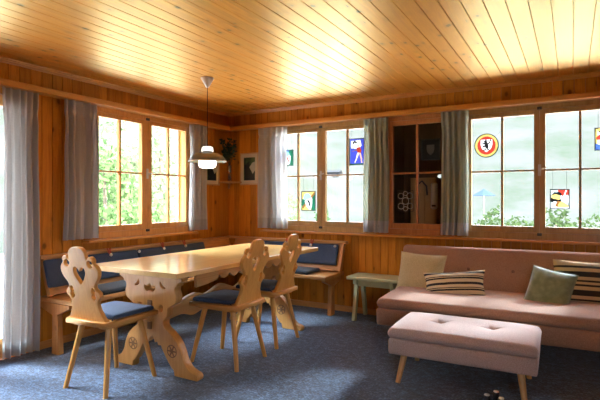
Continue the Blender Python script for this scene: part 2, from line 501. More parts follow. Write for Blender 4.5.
# cornice, curtain boards, baseboards
def cornice(name, a, b, nrm, mat):
    mb = MB()
    a = Vector(a); b = Vector(b); n = Vector(nrm)
    prof = [(0, -.034), (.010, -.034), (.012, -.026), (.020, -.024), (.024, -.014), (.032, -.010), (.034, 0), (0, 0)]
    vs = [p + n * q[0] + Vector((0, 0, H + q[1])) for p in (a, b) for q in prof]; k = len(prof)
    fs = [(i, (i + 1) % k, k + (i + 1) % k, k + i) for i in range(k)] + [tuple(range(k))[::-1], tuple(range(k, 2 * k))]
    mb.add(vs, fs); return struct(mb.build(name, mat))
cornice('trim_1', (0, RY, 0), (0, 0, 0), (1, 0, 0), M_trim_y)
cornice('trim_2', (0, 0, 0), (RX, 0, 0), (0, -1, 0), M_trim_x)
mb = MB(); mb.box(0, .10, RY, 0, BOARD_Z0, BOARD_Z1); struct(mb.build('trim_3', M_trim_y, bevel=.004))
mb = MB(); mb.box(.10, RX, -.10, 0, BOARD_Z0, BOARD_Z1); struct(mb.build('trim_4', M_trim_x, bevel=.004))
mb = MB(); mb.box(0, .016, -2.44, 0, 0, .06); struct(mb.build('baseboard_left', M_bench_y, bevel=.003))
mb = MB(); mb.box(.016, RX, -.016, 0, 0, .06); struct(mb.build('baseboard_back', M_bench_x, bevel=.003))

# ------------------------------------------------------------------ windows
def wbox(mb, uv, u0, u1, d0, d1, z0, z1):
    ps = [uv(u, d, z) for z in (z0, z1) for d in (d0, d1) for u in (u0, u1)]
    mb.add(ps, [(0, 2, 3, 1), (4, 5, 7, 6), (0, 1, 5, 4), (2, 6, 7, 3), (0, 4, 6, 2), (1, 3, 7, 5)])
def make_window(name, uv, fu0, fu1, sashes, mat, z0=.845, z1=2.04, gz0=.96, gz1=1.95, zbar=1.458, sr=.055, handle_u=None):
    root = sempty(name)
    fr = MB(); e = .001
    ja, jb = sashes[0][0] - .036, sashes[-1][1] + .036
    wbox(fr, uv, fu0 + e, ja, -.008, .10, z0 + e, z1 - e); wbox(fr, uv, jb, fu1 - e, -.008, .10, z0 + e, z1 - e)
    wbox(fr, uv, ja, jb, -.008, .10, z0 + e, gz0 - sr - .001); wbox(fr, uv, ja, jb, -.008, .10, gz1 + sr - .011, z1 - e)
    wbox(fr, uv, ja, jb, .05, .10, gz0 - sr - .001, gz0 - sr + .02); wbox(fr, uv, ja, jb, .05, .10, gz1 + sr - .03, gz1 + sr - .011)
    fr.build('window_frame', mat, root, bevel=.003)
    for i, (g0, g1, m) in enumerate(sashes):
        sb = MB(); w = .036
        wl = w if i == 0 else (g0 - sashes[i - 1][1]) / 2 - .001; wr = w if i == len(sashes) - 1 else (sashes[i + 1][0] - g1) / 2 - .001
        wbox(sb, uv, g0 - wl, g0, -.004, .045, gz0 - sr, gz1 + sr - .012)
        wbox(sb, uv, g1, g1 + wr, -.004, .045, gz0 - sr, gz1 + sr - .012)
        wbox(sb, uv, g0, g1, -.004, .045, gz0 - sr, gz0); wbox(sb, uv, g0, g1, -.004, .045, gz1, gz1 + sr - .012)
        so = sb.build('sash', mat, root, bevel=.004)
        bb = MB()
        wbox(bb, uv, m - .010, m + .010, 0, .036, gz0, gz1)
        wbox(bb, uv, g0, m - .010, .002, .034, zbar - .009, zbar + .009); wbox(bb, uv, m + .010, g1, .002, .034, zbar - .009, zbar + .009)
        bb.build('glazing_bar', mat, so, bevel=.003)
        pb = MB(); wbox(pb, uv, g0 - .004, g1 + .004, .016, .020, gz0 - .004, gz1 + .004)
        pb.build('pane', M_glass, so)
    if handle_u is not None:
        hb = MB(); p = Vector(uv(handle_u, -.012, zbar)); q = Vector(uv(handle_u, -.045, zbar)); r = Vector(uv(handle_u + .055, -.05, zbar + .02))
        hb.tube([p, q], .009, 10); hb.tube([q, (q + r) / 2, r], .008, 8, .006)
        wbox(hb, uv, handle_u - .012, handle_u + .012, -.014, -.004, zbar - .05, zbar + .05)
        hb.build('handle', M_metal, root, bevel=.002)
        for zz in (gz0 - sr - .012, gz1 + sr - .004):
            lb = MB(); wbox(lb, uv, handle_u - .018, handle_u + .018, -.022, -.008, zz - .012, zz + .012)
            a = Vector(uv(handle_u, -.022, zz)); b = Vector(uv(handle_u, -.034, zz)); lb.tube([a, b], .007, 8)
            lb.build('bolt_plate', M_dmetal, root)
    return root
make_window('window_1', LW, -1.945, -.665, [(-1.862, -1.368, -1.625), (-1.240, -.752, -1.002)], M_win_left, handle_u=-1.304)
make_window('window_2', BW, .665, 1.925, [(.748, 1.240, .994), (1.342, 1.848, 1.602)], M_win_back, zbar=1.464, handle_u=1.291)
make_window('window_3', BW, 1.995, 2.70, [(2.112, 2.604, 2.360)], M_win_dark, zbar=1.464)
make_window('window_4', BW, 2.79, 4.11, [(2.876, 3.404, 3.143), (3.494, 4.026, 3.757)], M_win_back, zbar=1.458, handle_u=3.449)
# sill boards
mb = MB(); mb.box(-.05, .085, -2.02, -.64, .822, .845); struct(mb.build('trim_5', M_trim_y, bevel=.005))
mb = MB(); mb.box(.53, RX, -.085, .05, .822, .845); struct(mb.build('trim_6', M_trim_x, bevel=.005))
# balcony door in the left wall, just out of the frame but for its edge
d = sempty('door_1')
mb = MB(); wbox(mb, LW, -3.65, -3.61, -.004, .1, .001, 2.038); wbox(mb, LW, -2.49, -2.451, -.004, .1, .001, 2.038); wbox(mb, LW, -3.61, -2.49, -.004, .1, 1.99, 2.038)
mb.build('door_frame', M_win_left, d, bevel=.003)
for a, b in ((-3.605, -3.055), (-3.045, -2.495)):
    mb = MB(); wbox(mb, LW, a, a + .07, 0, .05, .01, 1.985); wbox(mb, LW, b - .07, b, 0, .05, .01, 1.985)
    wbox(mb, LW, a + .07, b - .07, 0, .05, .01, .16); wbox(mb, LW, a + .07, b - .07, 0, .05, 1.90, 1.985)
    lf = mb.build('door_leaf', M_win_left, d, bevel=.003)
    mb = MB(); wbox(mb, LW, a + .066, b - .066, .022, .026, .156, 1.904); mb.build('pane', M_glass, lf)
mb = MB(); p = LW(-3.02, -.005, 1.0); mb.tube([p, (p[0] + .05, p[1], p[2]), (p[0] + .05, p[1] + .11, p[2])], .01, 8); mb.build('handle', M_metal, d)
# invented glazed opening behind the camera, unseen, put in for fill light
d = sempty('fill_opening_rear')
mb = MB()
for u in (4.601, 5.139): wbox(mb, FWf, u, u + .06, 0, .1, .851, 2.039)
for z in (.851, 1.984): wbox(mb, FWf, 4.661, 5.139, .01, .09, z, z + .055)
mb.build('window_frame', M_win_back, d, bevel=.003)
for u in (4.661,):
    mb = MB(); wbox(mb, FWf, u, u + .478, .03, .034, .906, 1.984); mb.build('pane', M_glass, d)

d = sempty('fill_opening_side')  # invented opening in the unseen part of the right wall, admits fill light
mb = MB()
for u in (-6.099, -5.411): wbox(mb, RWf, u, u + .06, 0, .1, .851, 2.039)
for z in (.851, 1.984): wbox(mb, RWf, -6.039, -5.411, .01, .09, z, z + .055)
mb.build('window_frame', M_win_back, d, bevel=.003)
mb = MB(); wbox(mb, RWf, -6.039, -5.411, .03, .034, .906, 1.984); mb.build('pane', M_glass, d)

# dim side room behind the dark window
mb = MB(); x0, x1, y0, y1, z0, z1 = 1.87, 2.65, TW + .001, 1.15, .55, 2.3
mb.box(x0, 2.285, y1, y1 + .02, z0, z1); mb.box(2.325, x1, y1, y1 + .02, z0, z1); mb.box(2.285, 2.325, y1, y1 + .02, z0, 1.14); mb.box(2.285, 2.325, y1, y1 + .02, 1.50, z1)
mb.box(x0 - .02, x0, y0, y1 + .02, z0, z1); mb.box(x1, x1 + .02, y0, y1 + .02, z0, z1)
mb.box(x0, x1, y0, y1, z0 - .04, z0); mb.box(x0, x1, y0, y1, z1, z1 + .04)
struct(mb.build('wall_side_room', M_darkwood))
t = thing('cupboard', 'tan wooden cupboard seen dimly through the dark window', 'cupboard', (2.26, .78, .551))
mb = MB(); mb.box(-.20, .10, 0, .34, 0, .90); mb.build('body', M_tan, t, bevel=.004)
mb = MB(); mb.box(-.19, -.035, -.018, 0, .02, .88); mb.build('door', M_tan, t, bevel=.004)
mb = MB(); mb.box(-.03, .09, -.018, 0, .02, .88); mb.build('door', M_tan, t, bevel=.004)
mb = MB(); mb.tube([(-.10, -.02, .80), (-.10, -.05, .82), (-.05, -.055, .86), (.0, -.05, .80), (.0, -.02, .70)], .010, 8); mb.build('pipe_handle', M_dmetal, t)
t = thing('wall_dispenser', 'tall rounded white dispenser seen through the dark window pane', 'dispenser', (2.345, .74, 1.09))
mb = MB(); mb.rbox(.038, .022, .15, .034, (8, 8, 8), c=(0, 0, .15)); mb.build('housing', M_white, t)
mb = MB(); mb.box(-.022, .022, -.028, -.02, .03, .05); mb.build('slot', M_black, t)

# ------------------------------------------------------------------ curtains
def curtain(name, label, uv, u0, u1, z0, z1, mat, folds, seed, d0=.056, amp=.044, hemz=.12, group='grey curtains'):
    root = thing(name, label, 'curtain', Vector(uv((u0 + u1) / 2, d0 * -1, z0)), 0, group)
    L = Vector(root.location); rnd = random.Random(seed)
    ph = [rnd.uniform(0, 6.28) for _ in range(6)]; fr = [rnd.uniform(.8, 1.3) for _ in range(6)]
    def pt(s, z, off=0):
        tz = (z - z0) / (z1 - z0)
        x = s * folds * 2 * PI
        warp = .5 * math.sin(s * 5 * fr[0] + ph[0] + .6 * tz) + .25 * math.sin(s * 11 * fr[1] + ph[1])
        top = max(0, min(1, (tz - .86) / .14))               # heading zone
        a = amp * (.72 + .28 * math.sin(s * 9 + ph[2])) * (1 - .45 * top)
        v = math.sin(x + warp * 1.6)
        v = math.copysign(abs(v) ** (.7 + .4 * top), v)
        v += .25 * math.sin(2.1 * x + ph[3] + 1.2 * tz) * (1 - top)
        # pleat pinch just under the heading
        pinch = math.exp(-((tz - .915) / .022) ** 2)
        a *= 1 - .55 * pinch
        dd = -(d0 + a * v * .85 + .006 * math.sin(7 * tz + ph[4] + 4 * s)) - off
        uu = u0 + (u1 - u0) * (s + .018 * math.cos(x * 1.0 + ph[5]) * (.4 + tz * .2)) + .006 * math.sin(5 * tz + ph[1]) * (1 - tz)
        # gather a little below heading
        c = (u0 + u1) / 2
        uu = c + (uu - c) * (1 - .07 * math.exp(-((tz - .80) / .12) ** 2))
        return Vector(uv(uu, min(dd, -.008), z)) - L
    def sheet(za, zb, off, ns, nz):
        mb = MB(); vs = []; fs = []
        for j in range(nz + 1):
            for i in range(ns + 1): vs.append(pt(i / ns, za + (zb - za) * j / nz, off))
        for j in range(nz):
            for i in range(ns):
                k = j * (ns + 1) + i; fs.append((k, k + 1, k + ns + 2, k + ns + 1))
        return mb.add(vs, fs, True)
    ns = int(folds * 14)
    hd = .075
    o = sheet(z0 + hemz, z1 - hd, 0, ns, 40).build('cloth', mat, root)
    o2 = sheet(z0, z0 + hemz, .0, ns, 6).build('hem', M_hem, root)
    o3 = sheet(z1 - hd, z1, .001, ns, 6).build('heading', mat, root)
    return root
CT = BOARD_Z0 - .004
curtain('floor_curtain', 'floor-length grey curtain hanging at the far left by the balcony door', LW, -2.725, -2.455, .02, CT, M_curt, 5.5, 1)
curtain('curtain', 'short grey curtain on the left side of the leafy side window', LW, -2.235, -1.925, .862, CT, M_curt, 4.5, 2)
curtain('curtain', 'short grey curtain behind the pendant lamp, right of the leafy side window', LW, -.765, -.475, .858, CT, M_curt_p, 4.5, 3)
curtain('curtain', 'pale short curtain right of the corner picture, left of the figured glass window', BW, .505, .895, .868, CT, M_curt_p, 5, 4)
curtain('curtain', 'short grey curtain between the pale meadow window and the dark window', BW, 1.805, 2.085, .862, CT, M_curt_b, 4.5, 5)
curtain('curtain', 'short grey curtain between the dark window and the lion crest window', BW, 2.605, 2.865, .862, CT, M_curt_b, 4.5, 6)

# ------------------------------------------------------------------ corner bench
bench = thing('corner_bench', 'L-shaped pine corner bench with backrest running under both windows', 'bench', (0, 0, 0))
SZ = .43
BL0 = -2.425; BR1 = 1.60
SD = .46    # seat depth
mb = MB(); mb.box(.02, SD, BL0, -.02, SZ - .035, SZ); mb.build('seat', M_bench_y, bench, bevel=.006)
mb = MB(); mb.box(SD + .001, 1.575, -SD, -.02, SZ - .035, SZ); mb.build('seat', M_bench_x, bench, bevel=.006)
# leaning backrest boards
def lean(d0, z0, d1, z1, th, u0, u1, side):
    mb = MB()
    n = Vector((d1 - d0, z1 - z0)).normalized(); nn = Vector((n.y, -n.x)) * th / 2
    P = [(d0 - nn.x, z0 - nn.y), (d0 + nn.x, z0 + nn.y), (d1 + nn.x, z1 + nn.y), (d1 - nn.x, z1 - nn.y)]
    vs = []
    for u in (u0, u1):
        for p in P: vs.append((p[0], u, p[1]) if side == 'L' else (u, -p[0], p[1]))
    mb.add(vs, [(0, 1, 2, 3), (7, 6, 5, 4), (0, 4, 5, 1), (1, 5, 6, 2), (2, 6, 7, 3), (3, 7, 4, 0)])
    return mb
lean(.130, .445, .035, .735, .018, BL0 + .01, -.05, 'L').build('backrest', M_bench_y, bench, bevel=.003)
lean(.130, .445, .035, .735, .018, .14, BR1 - .01, 'R').build('backrest', M_bench_x, bench, bevel=.003)
mb = MB(); mb.box(.0175, .075, BL0 - .02, -.02, .728, .755); mb.build('top_rail', M_bench_y, bench, bevel=.005)
mb = MB(); mb.box(.076, BR1 + .03, -.075, -.0175, .728, .755); mb.build('top_rail', M_bench_x, bench, bevel=.005)
lean(.145, .44, .05, .728, .05, BR1 - .035, BR1, 'R').build('end_post', M_bench_z, bench, bevel=.004)
lean(.145, .44, .05, .728, .05, BL0, BL0 + .035, 'L').build('end_post', M_bench_z, bench, bevel=.004)
prof = [(.18, 0), (.27, 0), (.25, .31), (.40, .365), (.40, SZ - .036), (.03, SZ - .036), (.03, .35), (.19, .30)]
for y in (BL0, -1.30):
    MB().prism(prof, 0, .045, Matrix(((1, 0, 0, 0), (0, 0, 1, y), (0, 1, 0, 0), (0, 0, 0, 1)))).build('leg', M_bench_z, bench, bevel=.004)
for x in (1.50,):
    MB().prism(prof, 0, .045, Matrix(((0, 0, 1, x), (-1, 0, 0, 0), (0, 1, 0, 0), (0, 0, 0, 1)))).build('leg', M_bench_z, bench, bevel=.004)
KL = [-2.14, -1.82, -1.50, -1.18, -.87]; KR = [.60, .91, 1.222, 1.515]
def knob(d, u, z, side):
    mb = MB(); P = [(.0, 0), (.006, 0), (.006, .006), (.013, .009), (.015, .015), (.011, .021), (0, .023)]
    mb.lathe(P, n=14)
    M = Matrix.Translation((d, u, z)) @ Matrix.Rotation(PI / 2, 4, 'Y') if side == 'L' else Matrix.Translation((u, -d, z)) @ Matrix.Rotation(PI / 2, 4, 'X')
    mb.v = [tuple(M @ Vector(v)) for v in mb.v]
    o = mb.build('knob', M_knob, bench); o['label'] = 'white knob holding the back pad'
for u in KL: knob(.100, u, .705, 'L')
for u in KR: knob(.100, u, .705, 'R')
# hanging back pads
def back_pad(u0, u1, side, label, knobs):
    L = u1 - u0; c = (u0 + u1) / 2
    zt, zb = .715, .50
    loc = (.095, c, zb) if side == 'L' else (c, -.095, zb)
    root = thing('back_pad', label, 'cushion', loc, 0, 'navy back pads on the bench')
    mb = MB()
    hh = (zt - zb) / 2 / math.cos(.317)
    M = (Matrix.Translation((.016, 0, hh)) @ Matrix.Rotation(-.317, 4, 'Y')) if side == 'L' else (Matrix.Translation((0, -.016, hh)) @ Matrix.Rotation(-.317, 4, 'X'))
    # side R leans the other way round
    def fn(q, p):
        puff = (1 - abs(p.y if side == 'L' else p.x) ** 6) * (1 - p.z ** 4)
        if side == 'L': q.x += .008 * puff * (1 if p.x > 0 else 0)
        else: q.y -= .008 * puff * (1 if p.y < 0 else 0)
        return M @ q
    if side == 'L': mb.rbox(.017, L / 2, hh, .016, (4, 24, 8), fn)
    else: mb.rbox(L / 2, .017, hh, .016, (24, 4, 8), fn)
    mb.build('pad', M_navy2, root)
    for k in knobs:
        for s in (-1, 1):
            a = MB()
            if side == 'L': a.bar((.004, k - c + .005 * s, .210), (-.0165, k - c + .014 * s, .262), .016, .004)
            else: a.bar((k - c + .005 * s, -.004, .210), (k - c + .014 * s, .0165, .262), .016, .004)
            a.build('tie', M_red, root)
    return root
back_pad(-2.43, -1.505, 'L', 'navy back pad nearest the camera on the left bench, behind the front chair', [-2.14, -1.82])
back_pad(-1.495, -.555, 'L', 'navy back pad under the leafy side window, half hidden behind the table', [-1.18, -.87])
back_pad(.47, 1.545, 'R', 'navy back pad on the back wall bench, seen past the rearmost chair', [.91, 1.222])
def seat_pad(x0, x1, y0, y1, label, mat):
    o = thing('bench_cushion', label, 'cushion', ((x0 + x1) / 2, (y0 + y1) / 2, SZ + .001), 0, 'seat cushions on the corner bench')
    mb = MB(); sx, sy = (x1 - x0) / 2, (y1 - y0) / 2
    def fn(q, p):
        if p.z > 0: q.z += .008 * (1 - p.x ** 4) * (1 - p.y ** 4)
        return q
    mb.rbox(sx, sy, .018, .016, (12, 12, 4), fn, (0, 0, .018)); mb.build('pad', mat, o)
    return o
seat_pad(.145, .445, -2.16, -1.16, 'dark flat cushion on the left bench seat beside the front chair', M_dark)
seat_pad(.56, 1.36, -.435, -.15, 'dark flat cushion on the back wall bench seat', M_dark)

# ------------------------------------------------------------------ table
TX0, TX1, TY0, TY1, TZ = .72, 1.575, -2.505, -.61, .74
TCX = .5 * (TX0 + TX1)
table = thing('dining_table', 'long pale wooden dining table with carved trestle ends', 'table', (TCX, (TY0 + TY1) / 2, 0))
TL = (TY1 - TY0) / 2; TWd = (TX1 - TX0) / 2
mb = MB(); mb.box(-TWd, TWd, -TL, TL, TZ - .036, TZ); mb.build('tabletop', M_table_top, table, bevel=.004)
half = [(.300, .704, 1), (.305, .655, 1), (.268, .640), (.262, .618, 1), (.243, .612), (.238, .585), (.250, .545), (.238, .505), (.190, .475), (.163, .455), (.158, .425), (.150, .398), (.118, .365), (.128, .325), (.185, .285), (.238, .235), (.272, .170), (.292, .115), (.335, .065), (.400, .040), (.412, .018), (.405, .0, 1), (.205, .0, 1), (.198, .040, 1), (.178, .052, 1), (.150, .088), (.122, .130), (.095, .172), (.085, .195, 1), (.060, .192), (.052, .215, 1), (.030, .208), (.022, .228, 1)]
outl = half + [(0, .250, 1)] + [(-p[0],) + tuple(p[1:]) for p in half[::-1]]
outl = cr(outl, 4)
heartish = cr([(0, .575), (.028, .565), (.050, .585), (.048, .607), (.025, .600), (.0, .618, 1), (-.025, .600), (-.048, .607), (-.050, .585), (-.028, .565)], 4)
hook = lambda s: cr([(s * .098, .425), (s * .118, .445), (s * .112, .475), (s * .088, .472), (s * .078, .445)], 4)
tips = [cr([(s * .105, .640, 1), (s * .125, .612), (s * .150, .600), (s * .128, .596), (s * .105, .612)], 4) for s in (-1, 1)]
for yy, sg in ((-2.265, -1), (-.885, 1)):
    # local XY board -> world x,z ; leans outward
    M = Matrix.Translation((0, yy - (TY0 + TY1) / 2, 0)) @ Matrix.Rotation(-sg * R_(3.0) * 1.0, 4, 'X') @ Matrix.Rotation(PI / 2, 4, 'X')
    tr = plate('trestle', [outl, heartish, hook(1), hook(-1)] + tips, .062, M_table_z, M, table, .005)
    # carved rosettes
    for s in (-1, 1):
        for face in (-1, 1):
            sect = []
            for q in range(6):
                a0 = q * PI / 3 + .12; a1 = (q + 1) * PI / 3 - .12
                sect.append([(.012 * math.cos((a0 + a1) / 2), .012 * math.sin((a0 + a1) / 2))] + [(.038 * math.cos(a0 + (a1 - a0) * k / 5), .038 * math.sin(a0 + (a1 - a0) * k / 5)) for k in range(6)])
            plate('rosette', [circ(0, 0, .045, 28)] + sect, .0016, M_carve, M @ Matrix.Translation((s * .190, .170, face * .0314)), tr, .0002)
# scalloped aprons along the two long sides
def apron_poly(L):
    pts = [(-L, .704), (L, .704), (L, .640)]
    top = [(L - .18, .632)]
    zz = []
    n = 5
    x = L - .22
    poly = [(-L, .704), (L, .704), (L, .600), (L - .10, .605), (L - .22, .622)]
    k = 7; x0 = L - .24; x1 = -L + .24
    for i in range(k):
        a = x0 + (x1 - x0) * i / k; b = x0 + (x1 - x0) * (i + 1) / k
        poly += [(a, .655), (a + (b - a) * .25, .632), (a + (b - a) * .5, .622), (a + (b - a) * .75, .632)]
    poly += [(x1, .655), (-L + .22, .622), (-L + .10, .605), (-L, .600)]
    return poly
for sx in (-1, 1):
    M = Matrix(((0, 0, 1, sx * .318), (1, 0, 0, 0), (0, 1, 0, 0), (0, 0, 0, 1)))
    plate('apron', [apron_poly(.655)], .026, M_table_y, M, table, .003)
# wavy stretcher with keyed tenon
Ls = .665
st = [(-Ls, .335), (-.48, .345), (-.35, .315), (-.2, .345), (0, .315), (.2, .345), (.35, .315), (.48, .345), (Ls, .335), (Ls, .430), (.52, .425), (.42, .455), (.30, .475), (.2, .445), (.10, .47), (0, .50), (-.10, .47), (-.2, .445), (-.30, .475), (-.42, .455), (-.52, .425), (-Ls, .430)]
M = Matrix(((0, 0, 1, 0), (1, 0, 0, 0), (0, 1, 0, 0), (0, 0, 0, 1)))
plate('stretcher', [cr(st, 4)], .05, M_table_y, M, table, .004)
for s in (-1, 1):
    mb = MB(); mb.box(-.025, .025, s * .742 - .05, s * .742 + .05, .355, .425)
    mb.build('tenon', M_bench_y, table, bevel=.004)
    mb = MB(); mb.bar((0, s * .768, .30), (0, s * .762, .50), .030, .018, .042, .018, up=(0, 1, 0)); mb.build('wedge', M_carve, table, bevel=.003)

# ------------------------------------------------------------------ chairs
def chair_parts(root):
    # seat
    o = [(-.205, .21), (.205, .21), (.195, -.165), (.165, -.215), (-.165, -.215), (-.195, -.165)]
    plate('seat', [o], .032, M_chair_y, Matrix.Translation((0, 0, .434)), root, .005)
    # under-seat battens
    for s in (-1, 1):
        mb = MB(); mb.box(s * .115 - .035, s * .115 + .035, -.17, .17, .396, .418); mb.build('batten', M_chair_y, root, bevel=.004)
    # splayed, tapered, square-chamfered legs
    for sx in (-1, 1):
        for sy in (-1, 1):
            mb = MB(); a = Vector((sx * .118, sy * .125, .412)); b = Vector((sx * .180, sy * .205, 0))
            n = 8; vs = []
            for p, r in ((a, .0215), (b, .0155)):
                for k in range(n):
                    an = 2 * PI * k / n + PI / 8; vs.append(p + Vector((math.cos(an) * r, math.sin(an) * r, 0)))
            mb.add(vs, [(k, n + k, n + (k + 1) % n, (k + 1) % n) for k in range(n)] + [tuple(range(n)), tuple(range(n, 2 * n))[::-1]])
            mb.build('leg', M_chair_z, root)
    # carved backrest, upright in XY then leaned
    h = [(.165, .0, 1), (.140, .045), (.122, .085), (.120, .125), (.134, .150), (.150, .165), (.148, .190), (.128, .205), (.116, .218), (.124, .245), (.150, .275), (.166, .305), (.168, .338), (.152, .362), (.137, .376), (.140, .396), (.120, .416), (.094, .412), (.080, .395), (.076, .412), (.072, .440), (.054, .462), (.025, .472)]
    ol = cr(h + [(-p[0],) + tuple(p[1:]) for p in h[::-1]], 4)
    heart = cr([(0, .236, 1), (.030, .272), (.050, .308), (.046, .338), (.022, .345), (0, .318, 1), (-.022, .345), (-.046, .338), (-.050, .308), (-.030, .272)], 4)
    ov = [cr([(s * .096, .140), (s * .114, .166), (s * .105, .182), (s * .110, .204), (s * .092, .222), (s * .078, .194), (s * .087, .178), (s * .076, .160)], 4) for s in (-1, 1)]
    nt = [cr([(s * .098, .346), (s * .126, .356), (s * .122, .382), (s * .098, .392), (s * .078, .372)], 4) for s in (-1, 1)]
    M = Matrix.Translation((0, -.175, .447)) @ Matrix.Rotation(R_(11), 4, 'X') @ Matrix.Rotation(PI / 2, 4, 'X')
    plate('backrest', [ol, heart] + ov + nt, .026, M_chair_z, M, root, .0045)
CH = [((1.062, -2.572), R_(3), 'carved wooden chair with heart cut-out standing at the near end of the table'),
      ((1.458, -1.838), R_(91), 'carved wooden chair with heart cut-out at the table side, the nearer of the two there'),
      ((1.424, -1.278), R_(92), 'carved wooden chair at the table side farthest from the camera, by the far trestle')]
CU = ['navy seat cushion on the chair at the near end of the table', 'navy seat cushion on the middle chair, nearer of the two along the table side', 'navy seat cushion on the rearmost chair along the table side']
c0 = thing('dining_chair', CH[0][2], 'chair', (*CH[0][0], 0), CH[0][1], 'carved chairs around the table'); chair_parts(c0)
for (xy, rz, lab) in CH[1:]: dup(c0, (*xy, 0), rz, lab)
q0 = thing('chair_cushion', CU[0], 'cushion', (*CH[0][0], .4505), CH[0][1], 'navy chair cushions')
mb = MB()
def fn(q, p):
    q.x *= 1 + .05 * p.y
    if p.z > 0: q.z += .010 * (1 - p.x ** 4) * (1 - p.y ** 4)
    return q
mb.rbox(.178, .165, .015, .014, (14, 14, 4), fn, (0, .032, .015)); mb.build('pad', M_navy2, q0)
for s in (-1, 1):
    mb = MB(); mb.tube([(s * .165, -.125, .012), (s * .172, -.145, .010), (s * .178, -.155, .004)], .004, 6); mb.build('tie', M_navy, q0)
for (xy, rz, _), lab in zip(CH[1:], CU[1:]): dup(q0, (*xy, .4505), rz, lab)

# ------------------------------------------------------------------ green stool
st = thing('stool', 'small green painted wooden stool by the back wall, between bench and sofa', 'stool', (2.025, -.195, 0))
SH = .435
mb = MB(); mb.box(-.285, .245, -.13, .165, SH - .032, SH); mb.build('top', M_green, st, bevel=.005)
for sx in (-.20, .17):
    for sy in (-1, 1):
        mb = MB(); mb.bar((sx, sy * .065 + .017, SH - .034), (sx - (.0 if sx < 0 else -.0), sy * .150 + .017, 0), .036, .050, .036, .044, up=(0, 1, 0)); mb.build('leg', M_green, st, bevel=.004)
    mb = MB(); mb.box(sx - .02, sx + .02, -.115, .15, SH - .075, SH - .033); mb.build('cross_batten', M_green, st, bevel=.004)
mb = MB(); mb.box(-.178, .148, -.088, -.068, SH - .095, SH - .034); mb.build('apron', M_green, st, bevel=.003)

# ------------------------------------------------------------------ sofa
SX0, SX1 = 2.285, 4.20
scx = (SX0 + SX1) / 2; shx = (SX1 - SX0) / 2
sofa = thing('sofa', 'long pink-brown fabric sofa with buttoned backrest under the windows', 'sofa', (scx + .035, -.575, 0), R_(2.6))
# y local: front -.48, back +.30
mb = MB(); mb.rbox(shx, .41, .066, .018, (20, 12, 4), None, (0, -.065, .270)); mb.build('base', M_sofa, sofa)
def tuft(pts, amt, sig, ax):
    def g(q):
        return sum(amt * math.exp(-((q[0] - p[0]) ** 2 + (q[ax] - p[1]) ** 2) / sig ** 2) for p in pts)
    return g
SB = [(-.72 + .36 * i, .085) for i in range(5)]
tf = tuft([(p[0], .07) for p in SB], .016, .045, 1)
def fn(q, p):
    if p.z > 0: q.z += .018 * (1 - p.y ** 4) * (1 - p.x ** 10) - tf(q)
    return q
mb = MB(); mb.rbox(shx, .405, .038, .036, (60, 24, 6), fn, (0, -.075, .375)); seat = mb.build('seat_cushion', M_sofa, sofa)
BB = [(-.72 + .36 * i, .03) for i in range(5)]
tb = tuft(BB, .016, .05, 2)
Mb = Matrix.Translation((0, .335, .545)) @ Matrix.Rotation(R_(-14), 4, 'X')
def fn(q, p):
    if p.y < 0: q.y -= .014 * (1 - p.z ** 4) * (1 - p.x ** 10) - tb(q)
    return Mb @ q
mb = MB(); mb.rbox(shx, .058, .228, .04, (60, 6, 20), fn); back = mb.build('backrest', M_sofa, sofa)
for p in BB:
    a = MB(); c = Mb @ Vector((p[0], -.058, p[1]))
    a.rbox(.013, .006, .013, .006, (4, 4, 4), None, c); a.build('button', M_piping, back)
for p in SB:
    a = MB(); a.rbox(.013, .013, .005, .005, (4, 4, 4), None, (p[0], .07 - .075 + .075, .414)); a.build('button', M_piping, seat)
for (x, y, ox, oy) in ((-shx + .25, -.36, -.02, -.02), (shx - .10, -.36, .03, -.03), (-shx + .06, .25, -.075, .03), (shx - .06, .25, .075, .03)):
    mb = MB(); mb.tube([(x, y, .202), (x + ox, y + oy, .0)], .022, 12, .014); mb.build('leg', M_legwood, sofa)

# ------------------------------------------------------------------ footstool bench
ot = thing('ottoman', 'mauve fabric footstool bench with two tufted buttons in front of the sofa', 'ottoman', (3.078, -1.385, 0), R_(1.5))
mb = MB(); mb.rbox(.443, .266, .052, .014, (16, 12, 4), None, (0, 0, .232)); mb.build('body', M_otto, ot)
OB = [(-.165, .015), (.165, .015)]
to = tuft(OB, .026, .030, 1)
def crease(q):
    t = 0
    for p in OB:
        dx, dy = q[0] - p[0], q[1] - p[1]; rr = math.hypot(dx, dy)
        if rr > .2: continue
        for a in (.35, 1.9, 3.5, 5.0):
            al = dx * math.cos(a) + dy * math.sin(a); pe = -dx * math.sin(a) + dy * math.cos(a)
            if al > 0: t += .012 * math.exp(-(pe / .009) ** 2) * math.exp(-(al / .06) ** 2)
        t += .010 * math.exp(-(rr / .09) ** 2)
    return t
def fn(q, p):
    if p.z > 0: q.z += .026 * (1 - p.y ** 4) * (1 - p.x ** 8) - to(q) - crease(q)
    return q
mb = MB(); mb.rbox(.451, .273, .032, .031, (150, 90, 6), fn, (0, 0, .317)); lid = mb.build('lid_cushion', M_otto, ot)
for p in OB:
    a = MB(); a.rbox(.012, .012, .005, .005, (4, 4, 4), None, (p[0], p[1], .345)); a.build('button', M_piping, lid)
for sx in (-1, 1):
    for sy in (-1, 1):
        mb = MB(); mb.tube([(sx * .350, sy * .195, .182), (sx * .378, sy * .262 + (.0 if sy < 0 else -.03), .0)], .022, 14, .0155); mb.build('leg', M_legwood, ot)

